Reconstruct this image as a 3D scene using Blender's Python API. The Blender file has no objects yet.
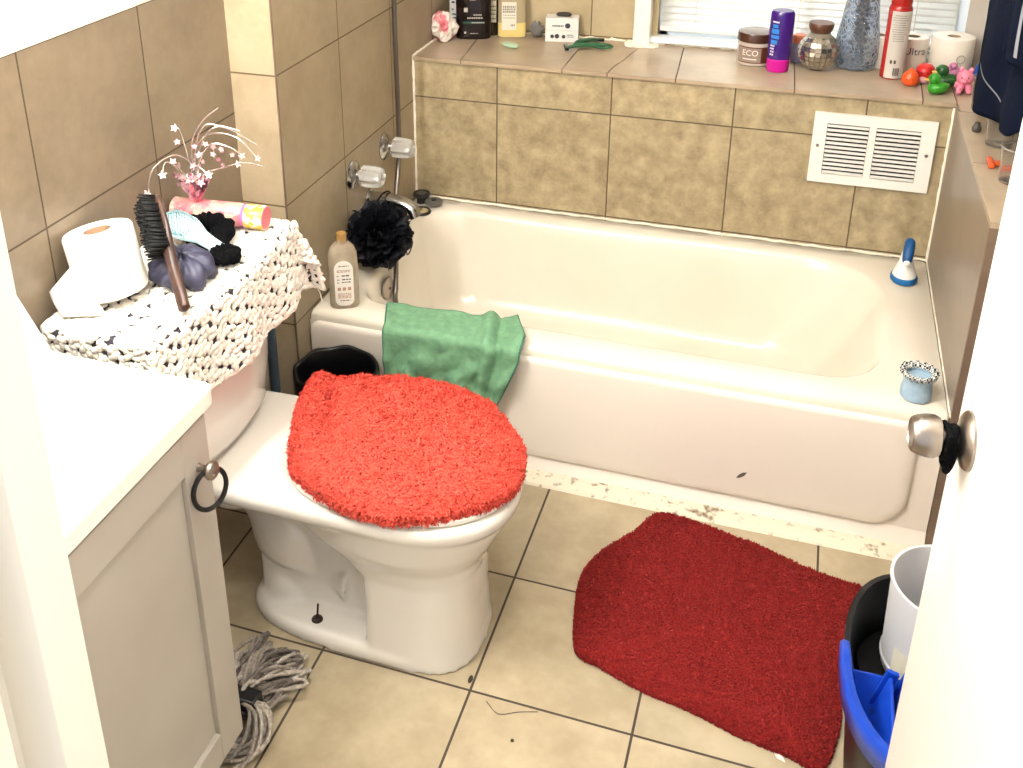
import bpy, math, random
from mathutils import Vector, Matrix, noise
R = math.radians
PI = math.pi
rnd = random.Random(7)
sc = bpy.context.scene
COL = sc.collection

# ---------------------------------------------------------------- camera, world, lights, exposure
F, CX, CY = 1052.41, 457.21, 187.15
yaw, pitch, roll = 0.3318, -0.4021, -0.0101
cam_d = bpy.data.cameras.new('camera')
cam = bpy.data.objects.new('camera', cam_d)
COL.objects.link(cam)
fw = Vector((-math.sin(yaw)*math.cos(pitch), math.cos(yaw)*math.cos(pitch), math.sin(pitch)))
r0 = Vector((math.cos(yaw), math.sin(yaw), 0))
u0 = r0.cross(fw)
rt = math.cos(roll)*r0 + math.sin(roll)*u0
up = -math.sin(roll)*r0 + math.cos(roll)*u0
m = Matrix((rt, up, -fw)).transposed().to_4x4()
m.translation = Vector((1.1365, -2.1158, 1.7007))
cam.matrix_world = m
cam_d.sensor_fit = 'HORIZONTAL'
cam_d.sensor_width = 36
cam_d.lens = F*36/1023
cam_d.shift_x = (511.5-CX)/1023
cam_d.shift_y = (CY-384)/1023
cam_d.clip_start = 0.02
sc.camera = cam
sc.view_settings.view_transform = 'Standard'
sc.view_settings.look = 'None'
sc.view_settings.gamma = 1
sc.view_settings.exposure = 0.92
sc.view_settings.use_curve_mapping = False
sc.cycles.max_bounces = 8
w = bpy.data.worlds.new('world'); sc.world = w; w.use_nodes = True
bg = w.node_tree.nodes['Background']
bg.inputs[0].default_value = (0.93, 0.96, 1.0, 1); bg.inputs[1].default_value = 0.7
def lamp(name, kind, loc, power, color, size=.1, rot=None, size_y=None):
    d = bpy.data.lights.new(name, kind); o = bpy.data.objects.new(name, d); COL.objects.link(o)
    o.location = loc; d.energy = power; d.color = color
    if kind == 'AREA':
        d.size = size
        if size_y: d.shape = 'RECTANGLE'; d.size_y = size_y
    elif kind == 'POINT': d.shadow_soft_size = size
    elif kind == 'SUN': d.angle = size
    if rot: o.rotation_euler = rot
    return o
lamp('daylight', 'SUN', (1.1, 4, 3), 14.0, (1, .98, .95), .05, (R(-62), 0, R(8)))
VAN = [(0.05, -1.42, 1.98), (0.05, -1.22, 1.98), (0.05, -1.02, 1.98)]
for p in VAN: lamp('vanity_bulb', 'POINT', p, 13.5, (1, .985, .95), .05)
lamp('ceiling_bulb', 'POINT', (0.85, -0.75, 2.24), 20, (1, .985, .955), .09)

# ---------------------------------------------------------------- materials
def lin(h):
    if isinstance(h, str):
        h = h.lstrip('#'); c = [int(h[i:i+2], 16)/255 for i in (0, 2, 4)]
    else: c = h
    return tuple((x/12.92 if x <= .04045 else ((x+.055)/1.055)**2.4) for x in c) + (1,)
class NT:
    def __init__(s, name):
        s.m = bpy.data.materials.new(name); s.m.use_nodes = True; s.t = s.m.node_tree
        s.b = s.t.nodes['Principled BSDF']
    def n(s, typ, **k):
        o = s.t.nodes.new(typ)
        for a, v in k.items(): setattr(o, a, v)
        return o
    def l(s, a, b): s.t.links.new(a, b)
    def math(s, op, a, b=None):
        o = s.n('ShaderNodeMath', operation=op)
        for i, v in enumerate((a, b)):
            if v is None: continue
            if isinstance(v, (int, float)): o.inputs[i].default_value = v
            else: s.l(v, o.inputs[i])
        return o.outputs[0]
    def mix(s, f, a, b):
        o = s.n('ShaderNodeMix', data_type='RGBA')
        for i, v in ((0, f), (6, a), (7, b)):
            if isinstance(v, (int, float, tuple)): o.inputs[i].default_value = v
            else: s.l(v, o.inputs[i])
        return o.outputs[2]
    def noise(s, scale, detail=3, rough=.5, vec=None):
        o = s.n('ShaderNodeTexNoise'); o.inputs['Scale'].default_value = scale
        o.inputs['Detail'].default_value = detail; o.inputs['Roughness'].default_value = rough
        if vec is None:
            g = s.n('ShaderNodeNewGeometry'); vec = g.outputs['Position']
        s.l(vec, o.inputs['Vector']); return o.outputs[0]
    def ramp(s, f, a, b):
        o = s.n('ShaderNodeMapRange'); s.l(f, o.inputs[0]); o.inputs[1].default_value = a; o.inputs[2].default_value = b
        return o.outputs[0]
def mat(name, c, rough=.5, metal=0, c2=None, ns=20, lo=.35, hi=.65, bump=0, bs=60, trans=0, ior=1.45, emit=0, sheen=0, coat=0, spec=None, sss=0, alpha=1):
    k = NT(name); b = k.b
    b.inputs['Base Color'].default_value = lin(c)
    b.inputs['Roughness'].default_value = rough; b.inputs['Metallic'].default_value = metal
    b.inputs['IOR'].default_value = ior
    if c2: k.l(k.mix(k.ramp(k.noise(ns), lo, hi), lin(c), lin(c2)), b.inputs['Base Color'])
    if bump:
        bn = k.n('ShaderNodeBump'); bn.inputs['Strength'].default_value = bump; bn.inputs['Distance'].default_value = .004
        k.l(k.noise(bs), bn.inputs['Height']); k.l(bn.outputs[0], b.inputs['Normal'])
    if trans: b.inputs['Transmission Weight'].default_value = trans
    if emit: b.inputs['Emission Color'].default_value = lin(c); b.inputs['Emission Strength'].default_value = emit
    if sheen: b.inputs['Sheen Weight'].default_value = sheen
    if coat: b.inputs['Coat Weight'].default_value = coat; b.inputs['Coat Roughness'].default_value = .08
    if spec is not None: b.inputs['Specular IOR Level'].default_value = spec
    if sss: b.inputs['Subsurface Weight'].default_value = sss; b.inputs['Subsurface Radius'].default_value = (.01, .008, .006)
    if alpha < 1: b.inputs['Alpha'].default_value = alpha
    return k.m
def tile_mat(name, c1, c2, grout, ua, va, uo, vo, su, sv, gw=.004, rough=.4, ns=9, var=.1, det=5):
    k = NT(name); g = k.n('ShaderNodeNewGeometry'); sp = k.n('ShaderNodeSeparateXYZ'); k.l(g.outputs['Position'], sp.inputs[0])
    U, V = sp.outputs['XYZ'.index(ua)], sp.outputs['XYZ'.index(va)]
    masks = []; ids = []
    for A, o, s_ in ((U, uo, su), (V, vo, sv)):
        q = k.math('DIVIDE', k.math('SUBTRACT', A, o), s_)
        ids.append(k.math('FLOOR', q)); f = k.math('FRACT', q)
        masks.append(k.math('GREATER_THAN', k.math('ABSOLUTE', k.math('SUBTRACT', f, .5)), .5-gw/2/s_))
    mk = k.math('MAXIMUM', *masks)
    cmb = k.n('ShaderNodeCombineXYZ'); k.l(ids[0], cmb.inputs[0]); k.l(ids[1], cmb.inputs[1])
    wn = k.n('ShaderNodeTexWhiteNoise'); k.l(cmb.outputs[0], wn.inputs[0])
    vadd = k.n('ShaderNodeVectorMath', operation='MULTIPLY_ADD'); k.l(wn.outputs['Color'], vadd.inputs[0]); vadd.inputs[1].default_value = (7, 7, 7); k.l(g.outputs['Position'], vadd.inputs[2])
    nz = k.noise(ns, det, .6, vadd.outputs[0]); fine = k.noise(ns*5, 3, .6, vadd.outputs[0])
    f = k.math('ADD', k.ramp(nz, .32, .68), k.math('MULTIPLY', k.math('SUBTRACT', fine, .5), .9))
    cl = k.n('ShaderNodeClamp'); k.l(f, cl.inputs[0])
    col = k.mix(cl.outputs[0], lin(c1), lin(c2))
    hv = k.n('ShaderNodeHueSaturation'); k.l(col, hv.inputs['Color'])
    k.l(k.math('ADD', k.math('MULTIPLY', wn.outputs['Value'], var), 1-var/2), hv.inputs['Value'])
    k.l(k.mix(mk, hv.outputs[0], lin(grout)), k.b.inputs['Base Color'])
    k.l(k.math('ADD', k.math('MULTIPLY', mk, .4), rough), k.b.inputs['Roughness'])
    bn = k.n('ShaderNodeBump'); bn.inputs['Strength'].default_value = .5; bn.inputs['Distance'].default_value = .002; bn.invert = True
    k.l(k.math('SUBTRACT', mk, k.math('MULTIPLY', fine, .12)), bn.inputs['Height']); k.l(bn.outputs[0], k.b.inputs['Normal'])
    return k.m

# ---------------------------------------------------------------- mesh builder
class MB:
    def __init__(s): s.v = []; s.f = []; s.mi = []; s.cur = 0; s.M = Matrix.Identity(4)
    def add(s, vs, fs):
        b = len(s.v)
        s.v += [s.M @ Vector(v) for v in vs]
        s.f += [tuple(b+i for i in f) for f in fs]; s.mi += [s.cur]*len(fs)
        return s
    def box(s, x0, x1, y0, y1, z0, z1):
        return s.add([(x, y, z) for z in (z0, z1) for y in (y0, y1) for x in (x0, x1)],
                     [(0, 2, 3, 1), (4, 5, 7, 6), (0, 1, 5, 4), (2, 6, 7, 3), (0, 4, 6, 2), (1, 3, 7, 5)])
    def rings(s, rs, cap0=True, cap1=True, closed=False):
        n = len(rs[0]); vs = [p for r in rs for p in r]; fs = []
        K = len(rs)
        for i in range(K if closed else K-1):
            for j in range(n):
                a = i*n+j; b = i*n+(j+1) % n; c = ((i+1) % K)*n+(j+1) % n; d = ((i+1) % K)*n+j
                fs.append((a, b, c, d))
        if cap0 and not closed: fs.append(tuple(range(n-1, -1, -1)))
        if cap1 and not closed: fs.append(tuple((K-1)*n+j for j in range(n)))
        return s.add(vs, fs)
    def lathe(s, prof, c=(0, 0, 0), n=32, sx=1, sy=1, cap=True, wob=0):
        rs = []
        for r, z in prof:
            rs.append([(c[0]+r*sx*math.cos(2*PI*j/n)*(1+wob*math.sin(j*5)), c[1]+r*sy*math.sin(2*PI*j/n)*(1+wob*math.cos(j*7)), c[2]+z) for j in range(n)])
        return s.rings(rs, cap, cap)
    def tube(s, pts, r, n=8, closed=False, cap=True):
        pts = [Vector(p) for p in pts]; K = len(pts); rs = []; prev = None
        for i, p in enumerate(pts):
            if closed: t = pts[(i+1) % K]-pts[i-1]
            else: t = pts[min(i+1, K-1)]-pts[max(i-1, 0)]
            t.normalize()
            if prev is None: a = Vector((0, 0, 1)) if abs(t.z) < .9 else Vector((1, 0, 0)); a = (a-t*a.dot(t)).normalized()
            else: a = (prev-t*prev.dot(t)).normalized()
            prev = a; b = t.cross(a); rr = r(i/(K-1)) if callable(r) else (r[i] if isinstance(r, (list, tuple)) else r)
            rs.append([p+(a*math.cos(2*PI*j/n)+b*math.sin(2*PI*j/n))*rr for j in range(n)])
        return s.rings(rs, cap, cap, closed)
    def prism(s, poly, z0, z1):
        n = len(poly)
        return s.rings([[(x, y, z0) for x, y in poly], [(x, y, z1) for x, y in poly]])
    def grid(s, nu, nv, f, flip=False):
        vs = [f(i/(nu-1), j/(nv-1)) for i in range(nu) for j in range(nv)]; fs = []
        for i in range(nu-1):
            for j in range(nv-1):
                q = (i*nv+j, (i+1)*nv+j, (i+1)*nv+j+1, i*nv+j+1); fs.append(q[::-1] if flip else q)
        return s.add(vs, fs)
    def ball(s, c, r, sx=1, sy=1, sz=1, n=12, k=8, jit=0):
        prof = []; rs = []
        for i in range(1, k):
            a = PI*i/k
            rs.append([(c[0]+r*sx*math.sin(a)*math.cos(2*PI*j/n)*(1+jit*rnd.uniform(-1, 1)), c[1]+r*sy*math.sin(a)*math.sin(2*PI*j/n)*(1+jit*rnd.uniform(-1, 1)), c[2]-r*sz*math.cos(a)) for j in range(n)])
        vs = [(c[0], c[1], c[2]-r*sz)]+[p for q in rs for p in q]+[(c[0], c[1], c[2]+r*sz)]
        fs = []
        for j in range(n): fs.append((0, 1+(j+1) % n, 1+j))
        for i in range(k-2):
            for j in range(n): fs.append((1+i*n+j, 1+i*n+(j+1) % n, 1+(i+1)*n+(j+1) % n, 1+(i+1)*n+j))
        L = len(vs)-1
        for j in range(n): fs.append((L, 1+(k-2)*n+j, 1+(k-2)*n+(j+1) % n))
        return s.add(vs, fs)
    def arc(s, c, r, a0, a1, z0, z1, n=10, off=.0006, k=2):
        """curved patch hugging an upright cylinder, angles in degrees"""
        return s.grid(n, k, lambda u, v: (c[0]+(r+off)*math.cos(R(a0+(a1-a0)*u)), c[1]+(r+off)*math.sin(R(a0+(a1-a0)*u)), c[2]+z0+(z1-z0)*v))
    def build(s, name, ma, parent=None, smooth=True, bevel=0, seg=2, sub=0, solid=0, auto=35):
        me = bpy.data.meshes.new(name)
        off = Vector(parent.matrix_world.translation) if parent is not None else Vector((0, 0, 0))
        if parent is not None and 'base' in parent: off = Vector(parent['base'])
        me.from_pydata([tuple(v-off) for v in s.v], [], s.f); me.validate(); me.update()
        mats = ma if isinstance(ma, (list, tuple)) else [ma]
        for q in mats: me.materials.append(q)
        if len(me.polygons) == len(s.mi): me.polygons.foreach_set('material_index', s.mi)
        me.polygons.foreach_set('use_smooth', [bool(smooth)]*len(me.polygons))
        if smooth and auto and not sub:
            try: me.set_sharp_from_angle(angle=R(auto))
            except Exception: pass
        o = bpy.data.objects.new(name, me); COL.objects.link(o)
        if parent is not None: o.parent = parent
        if solid:
            q = o.modifiers.new('solid', 'SOLIDIFY'); q.thickness = solid; q.offset = 0
        if bevel:
            q = o.modifiers.new('bevel', 'BEVEL'); q.width = bevel; q.segments = seg; q.limit_method = 'ANGLE'; q.angle_limit = R(40); q.harden_normals = False
        if sub:
            q = o.modifiers.new('sub', 'SUBSURF'); q.levels = sub; q.render_levels = sub
        return o
BASES = {}
def tag(o, label, cat, group=None, kind=None):
    o['label'] = label; o['category'] = cat
    if group: o['group'] = group
    if kind: o['kind'] = kind
    return o
def thing(name, label, cat, loc, group=None):
    o = bpy.data.objects.new(name, None); COL.objects.link(o); o.location = loc
    o.empty_display_size = .05; o['base'] = tuple(loc)
    bpy.context.view_layer.update()
    return tag(o, label, cat, group)
class Sub:  # parent helper for sub-parts: same base as the top thing
    pass
def sub(mb, name, ma, parent, base, **k):
    parent['base'] = tuple(base); o = mb.build(name, ma, parent, **k); del parent['base']; return o
def struct(mb, name, ma, **k):
    o = mb.build(name, ma, **k); o['kind'] = 'structure'; return o
def finish():
    for o in bpy.data.objects:
        if 'base' in o: del o['base']
def frame(loc, z=(0, 0, 1), x=None):
    z = Vector(z).normalized()
    a = Vector(x) if x is not None else (Vector((1, 0, 0)) if abs(z.x) < .9 else Vector((0, 1, 0)))
    xx = (a-z*a.dot(z)).normalized(); yy = z.cross(xx)
    q = Matrix((xx, yy, z)).transposed().to_4x4(); q.translation = Vector(loc); return q
def text(mb, s_, size, M, bend=None, thick=0):
    """lettering; M maps the text plane (x right, y up, z out) into the world; bend = cylinder radius"""
    cu = bpy.data.curves.new('t', 'FONT'); cu.body = s_; cu.size = size; cu.align_x = 'CENTER'; cu.align_y = 'CENTER'; cu.resolution_u = 3
    ob = bpy.data.objects.new('t', cu); COL.objects.link(ob); bpy.context.view_layer.update()
    me = bpy.data.meshes.new_from_object(ob.evaluated_get(bpy.context.evaluated_depsgraph_get()))
    vs = []
    for v in me.vertices:
        x, y, z = v.co
        if bend: p = Vector((bend*math.sin(x/bend), y, bend*math.cos(x/bend)-bend+.0008))
        else: p = Vector((x, y, .0006))
        vs.append(M @ p)
    fs = [tuple(p.vertices) for p in me.polygons]
    old = mb.M; mb.M = Matrix.Identity(4); mb.add(vs, fs); mb.M = old
    bpy.data.objects.remove(ob); bpy.data.curves.remove(cu); bpy.data.meshes.remove(me)
def cylM(c, r, ang, z):
    """text frame on an upright cylinder, angle in degrees"""
    a = R(ang); out = Vector((math.cos(a), math.sin(a), 0)); upv = Vector((0, 0, 1)); right = upv.cross(out)
    q = Matrix((right, upv, out)).transposed().to_4x4(); q.translation = Vector(c)+out*r+upv*z; return q
def scribble(mb, c, r, a0, a1, z0, z1, rows, fill=.6, off=.0012, seed=1):
    """small illegible print: rows of short marks on a cylinder"""
    q = random.Random(seed); h = (z1-z0)/rows
    for i in range(rows):
        a = a0+q.uniform(0, (a1-a0)*.15)
        end = a1-q.uniform(0, (a1-a0)*.2)
        while a < end:
            da = q.uniform(2.5, 7); mb.arc(c, r, a, min(a+da, end), z1-(i+fill)*h, z1-i*h, 3, off); a += da+1.6
def bake(o, voxel=None, smooth=0):
    if voxel:
        q = o.modifiers.new('re', 'REMESH'); q.mode = 'VOXEL'; q.voxel_size = voxel; q.use_smooth_shade = True
    if smooth:
        q = o.modifiers.new('sm', 'SMOOTH'); q.factor = .5; q.iterations = smooth
    bpy.context.view_layer.update()
    me = bpy.data.meshes.new_from_object(o.evaluated_get(bpy.context.evaluated_depsgraph_get()))
    o.modifiers.clear(); old = o.data; o.data = me; me.name = o.name
    for p in me.polygons: p.use_smooth = True
    return o
def spline(pts, n):
    """Catmull-Rom through pts, closed=False"""
    P = [Vector(p) for p in pts]; P = [2*P[0]-P[1]]+P+[2*P[-1]-P[-2]]; out = []
    K = len(P)-3
    for i in range(n):
        t = i/(n-1)*K; k = min(int(t), K-1); t -= k; a, b, c, d = P[k:k+4]
        out.append(.5*((2*b)+(c-a)*t+(2*a-5*b+4*c-d)*t*t+(3*b-a-3*c+d)*t**3))
    return out
def loop_spline(pts, n):
    P = [Vector(p) for p in pts]; K = len(P); out = []
    for i in range(n):
        t = i/n*K; k = int(t) % K; t -= int(t); a, b, c, d = P[k-1], P[k], P[(k+1) % K], P[(k+2) % K]
        out.append(.5*((2*b)+(c-a)*t+(2*a-5*b+4*c-d)*t*t+(3*b-a-3*c+d)*t**3))
    return out

# ---------------------------------------------------------------- palette
M_ = {}
M_['white_paint'] = mat('white_paint', '#efece4', .45)
M_['door_paint'] = mat('door_paint', '#e3ded4', .3, bump=.08, bs=25)
M_['trim_paint'] = mat('trim_paint', '#e6dfd2', .4, bump=.1, bs=30)
M_['ceiling'] = mat('ceiling_paint', '#ece9e2', .8)
M_['caulk'] = mat('caulk', '#efe8d8', .5, c2='#d8cdb2', ns=30, lo=.55, hi=.7, bump=.4, bs=90)
M_['porcelain'] = mat('porcelain', '#dcd6cd', .1, coat=.5)
M_['tank_porcelain'] = M_['porcelain']
M_['tub_enamel'] = mat('tub_enamel', '#ddd3c2', .14, coat=.4, c2='#e1d9ca', ns=3)
M_['chrome'] = mat('chrome', '#b4b2af', .2, 1)
M_['nickel'] = mat('brushed_nickel', '#9b9189', .3, 1)
M_['steel_hose'] = mat('steel_hose', '#77706a', .3, .9)
M_['crystal'] = mat('clear_acrylic', '#f4f2ee', .08, trans=.72, ior=1.45)
M_['glass'] = mat('clear_glass', '#f4fbff', .02, trans=1, ior=1.45)
M_['black_rubber'] = mat('black_rubber', '#0b0a0c', .6)
M_['black_fabric'] = mat('black_fabric', '#0a0a0c', .9, spec=.1, bump=.5, bs=300)
M_['black_plastic'] = mat('black_plastic', '#0f0e0f', .4)
M_['cabinet'] = mat('cabinet_paint', '#aea79d', .45, c2='#a79f94', ns=4)
M_['counter'] = mat('white_counter', '#f2ede4', .12, coat=.3)
M_['grout_dark'] = mat('ledge_grout', '#6b4a38', .9)
WT, WG = ('#938369', '#a39277'), '#66543b'
M_['tile_ledge'] = tile_mat('tile_ledge_face', '#8f7f62', '#b7a583', '#5a4a36', 'X', 'Z', .270, .690, .3454, .3248, ns=20, gw=.004, rough=.32)
M_['tile_wet'] = tile_mat('tile_faucet_wall', *WT, WG, 'Y', 'Z', .2635, 1.0007, .3454, .3248, ns=8)
M_['tile_jog'] = tile_mat('tile_corner', '#ac9a7d', '#bcaa8e', WG, 'X', 'Z', -.2, 1.0007, .3454, .3248, ns=8)
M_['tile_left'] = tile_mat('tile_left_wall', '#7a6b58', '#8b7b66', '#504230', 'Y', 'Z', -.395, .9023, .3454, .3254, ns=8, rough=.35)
M_['tile_right'] = tile_mat('tile_right_wall', '#77685a', '#857665', WG, 'Y', 'Z', -.05, -.02, .9, .9, ns=6, rough=.3)
M_['tile_back'] = tile_mat('tile_back_wall', '#ab9977', '#bba987', WG, 'X', 'Z', .475, 1.15, .3454, .3248, ns=8)
M_['floor_tile'] = tile_mat('tile_floor', '#9c8d73', '#b1a287', '#3c3026', 'X', 'Y', .6626, -.378, .3154, .3154, gw=.005, rough=.3, ns=7, var=.06)
M_['ledge_top'] = mat('ledge_top_tile', '#b29f86', .28, c2='#a28f78', ns=9, bump=.05)
M_['brown_edge'] = mat('tile_edge', '#6a5649', .5, c2='#786454', ns=12)
exec_order = 1

# ---------------------------------------------------------------- room shell
L, RX, XR, W = -.1156, 1.66, 1.52, .7749
H = .817; YF = -1.62; YB = 1.13; JY = -.076; TOPZ = 2.42
mb = MB().box(-.3, 1.8, -3.2, 1.3, -.06, 0); struct(mb, 'floor', M_['floor_tile'], smooth=False)
mb = MB().box(-.3, 1.8, -1.75, 1.3, TOPZ, TOPZ+.06); struct(mb, 'ceiling', M_['ceiling'], smooth=False)
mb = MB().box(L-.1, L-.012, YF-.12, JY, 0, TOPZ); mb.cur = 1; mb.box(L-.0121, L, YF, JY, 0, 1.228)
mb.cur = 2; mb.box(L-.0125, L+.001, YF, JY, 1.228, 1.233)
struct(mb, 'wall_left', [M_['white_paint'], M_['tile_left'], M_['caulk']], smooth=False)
# projecting corner and the faucet wall
mb = MB(); mb.box(L-.1, L, JY, YB+.1, 0, TOPZ)
mb.cur = 1; mb.add([(L, JY, 0), (0, JY, 0), (0, JY, TOPZ), (L, JY, TOPZ)], [(0, 1, 2, 3)])
mb.cur = 2; mb.add([(0, JY, 0), (0, YB+.1, 0), (0, YB+.1, TOPZ), (0, JY, TOPZ)], [(0, 1, 2, 3)])
mb.cur = 0; mb.add([(L, JY, TOPZ), (0, JY, TOPZ), (0, YB+.1, TOPZ), (L, YB+.1, TOPZ)], [(0, 1, 2, 3)])
struct(mb, 'wall_faucet', [M_['white_paint'], M_['tile_jog'], M_['tile_wet']], smooth=False)
mb = MB().tube([(.0015, JY-.001, .0), (.0015, JY-.001, 2.4)], .0025, 5); struct(mb, 'trim_1', M_['brown_edge'])
# ledge block behind the tub
mb = MB().box(0.001, RX, W, YB, 0, H-.012); struct(mb, 'wall_ledge', M_['tile_ledge'], smooth=False)
mb = MB(); mb.cur = 1; mb.box(.001, 1.524, W-.002, YB, H-.0125, H-.004); mb.cur = 0
seams = [(.0025, .0025), (.157, .118), (.468, .466), (.601, .66), (.795, .772), (1.116, 1.10), (1.44, 1.45), (1.522, 1.522)]
def seamline(k):
    a, b = seams[k]
    if k == 3: return [(.601, W-.008), (.606, W+.06), (.622, W+.14), (.628, W+.2), (.655, YB)]
    return [(a, W-.008)]+[(a+(b-a)*t, W+(YB-W)*t) for t in (.2, .45, .7, 1)]
for k in range(len(seams)-1):
    a = [(x+.0018, y) for x, y in seamline(k)]; b = [(x-.0018, y) for x, y in seamline(k+1)]
    for i in range(len(a)-1):
        (x0, y0), (x1, y1) = a[i], a[i+1]; (x2, y2), (x3, y3) = b[i+1], b[i]
        mb.add([(x0, y0, H-.011), (x3, y3, H-.011), (x2, y2, H-.011), (x1, y1, H-.011), (x0, y0, H), (x3, y3, H), (x2, y2, H), (x1, y1, H)],
               [(4, 5, 6, 7), (0, 1, 5, 4), (1, 2, 6, 5), (3, 0, 4, 7)])
struct(mb, 'trim_2', [M_['ledge_top'], M_['grout_dark']], smooth=False)
# low wall on the right of the tub, its top shelf and the wall above
mb = MB(); mb.box(XR+.009, RX, .01, W, 0, H-.012); mb.cur = 1; mb.box(XR, XR+.0085, .0, W, 0, H-.006)
mb.cur = 2; mb.box(XR-.0005, RX, -.002, .0099, 0, H-.012)
struct(mb, 'wall_right_low', [M_['white_paint'], M_['tile_right'], M_['brown_edge']], smooth=False)
mb = MB(); mb.box(XR-.002, RX, -.004, .33, H-.0118, H); mb.box(XR-.002, RX, .334, .70, H-.0118, H); mb.box(1.524, RX, .704, YB, H-.0118, H)
struct(mb, 'trim_3', M_['ledge_top'], smooth=False)
mb = MB().box(RX, RX+.1, YF-.12, YB+.1, 0, TOPZ); struct(mb, 'wall_right', mat('plaster_right', '#a79d92', .7, c2='#bdb3a6', ns=40, bump=.3, bs=60), smooth=False)
# back wall with the window opening
WX0, WX1, WZ0, WZ1 = .685, 1.575, .835, 1.75
mb = MB(); mb.box(L-.1, WX0, YB, YB+.1, 0, TOPZ); mb.box(WX1, RX+.1, YB, YB+.1, 0, TOPZ); mb.box(WX0, WX1, YB, YB+.1, 0, WZ0); mb.box(WX0, WX1, YB, YB+.1, WZ1, TOPZ)
struct(mb, 'wall_back', M_['tile_back'], smooth=False)
mb = MB(); mb.box(WX1-.02, RX, YB-.008, YB, H+.0, 2.3); struct(mb, 'trim_4', mat('plaster_strip', '#b3aaa0', .7, bump=.3), smooth=False)
win = MB()
for a in ((WX0, WX0+.03, WZ0, WZ1), (WX1-.045, WX1, WZ0, WZ1), (WX0, WX1, WZ0, WZ0+.03), (WX0, WX1, WZ1-.03, WZ1), (1.11, 1.14, WZ0, WZ1)):
    win.box(a[0], a[1], YB+.03, YB+.085, a[2], a[3])
wo = struct(win, 'window_1', mat('window_frame_paint', '#dfe8f2', .35), bevel=.003)
g = MB().box(WX0+.01, WX1-.01, YB+.06, YB+.064, WZ0+.01, WZ1-.01).build('pane', M_['glass'], wo, smooth=False)
s = MB().box(WX0-.02, WX1-.01, YB-.02, YB+.03, WZ0-.012, WZ0+.006).build('window_sill', mat('sill_paint', '#e9eef2', .35), wo, bevel=.003)
# venetian blind
bl = thing('venetian_blind', 'white venetian blind with closed slats hanging in the window above the tiled ledge', 'blind', (1.12, YB+.02, 1.7))
sl = mat('blind_slat', '#f4f1ea', .5); sl.node_tree.nodes['Principled BSDF'].inputs['Emission Strength'].default_value = 0
def slat_mat():
    k = NT('blind_slat_translucent'); tr = k.n('ShaderNodeBsdfTranslucent'); tr.inputs[0].default_value = (.95, .94, .9, 1)
    k.b.inputs['Base Color'].default_value = (.86, .85, .82, 1); k.b.inputs['Roughness'].default_value = .4
    mx = k.n('ShaderNodeMixShader'); mx.inputs[0].default_value = .5; out = k.t.nodes['Material Output']
    k.l(k.b.outputs[0], mx.inputs[1]); k.l(tr.outputs[0], mx.inputs[2]); k.l(mx.outputs[0], out.inputs[0]); return k.m
SL = slat_mat()
mb = MB(); z = .883
while z < 1.70:
    t = R(62); c, s_ = math.cos(t)*.0125, math.sin(t)*.0125
    mb.grid(2, 4, lambda u, v: (.695+u*.835, YB+.012-c+2*c*v+.0015*math.sin(PI*v), z-s_+2*s_*v)); z += .0205
mb.build('slats', SL, bl, solid=.0012)
MB().box(.692, 1.533, YB+.002, YB+.024, .858, .872).build('bottom_rail', mat('blind_rail', '#eeeae2', .4), bl, bevel=.003)
MB().box(.692, 1.533, YB-.002, YB+.028, 1.70, 1.745).build('head_rail', mat('blind_head', '#eeeae2', .4), bl, bevel=.003)
mb = MB()
for x in (.80, 1.10, 1.42): mb.tube([(x, YB-.003, .865), (x, YB-.003, 1.70)], .0012, 5)
mb.build('ladder_cord', mat('cord', '#e4ddcf', .8), bl)
# white painted post with lumpy caulk at its foot
mb = MB(); mb.box(.616, .668, 1.085, YB, H, 2.3)
struct(mb, 'trim_5', mat('post_paint', '#efeadd', .45, c2='#8f8776', ns=45, lo=.70, hi=.76), bevel=.004)
mb = MB()
for i in range(34):
    t = i/33; x, y = (.606, 1.125-.05*t*3) if t < .33 else ((.606+(t-.33)*.22, 1.072) if t < .66 else (.678, 1.072+(t-.66)*.15))
    mb.ball((x+rnd.uniform(-.006, .006), y+rnd.uniform(-.006, .006), H+.002), rnd.uniform(.007, .013), 1.2, 1, .5, 8, 6)
struct(mb, 'trim_6', M_['caulk'])
# caulk lines
mb = MB()
def bead(p, q, r, n=24, jit=.3):
    p, q = Vector(p), Vector(q); pts = [p+(q-p)*i/n+Vector((rnd.uniform(-1, 1), rnd.uniform(-1, 1), rnd.uniform(-1, 1)))*r*jit for i in range(n+1)]
    mb.tube(pts, [r*rnd.uniform(.7, 1.15) for _ in range(n+1)], 6)
bead((.003, W-.001, .36), (.003, W-.001, H), .004, 24, .1)
bead((.003, W, H+.001), (.003, YB, H+.001), .004)
bead((XR-.001, W-.002, .36), (XR-.001, W-.002, H-.015), .0045, 24, .1)
bead((.0, YB-.002, H+.001), (.59, YB-.002, H+.001), .005, 40, .8)
bead((.66, YB-.004, H+.001), (.95, YB-.004, H+.003), .006, 30, .9)
bead((.0, W-.002, .357), (XR, W-.002, .357), .004, 70, .35)
bead((XR-.001, .0, .356), (XR-.001, W, .356), .0025, 40, .15)
struct(mb, 'trim_7', M_['caulk'])
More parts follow.
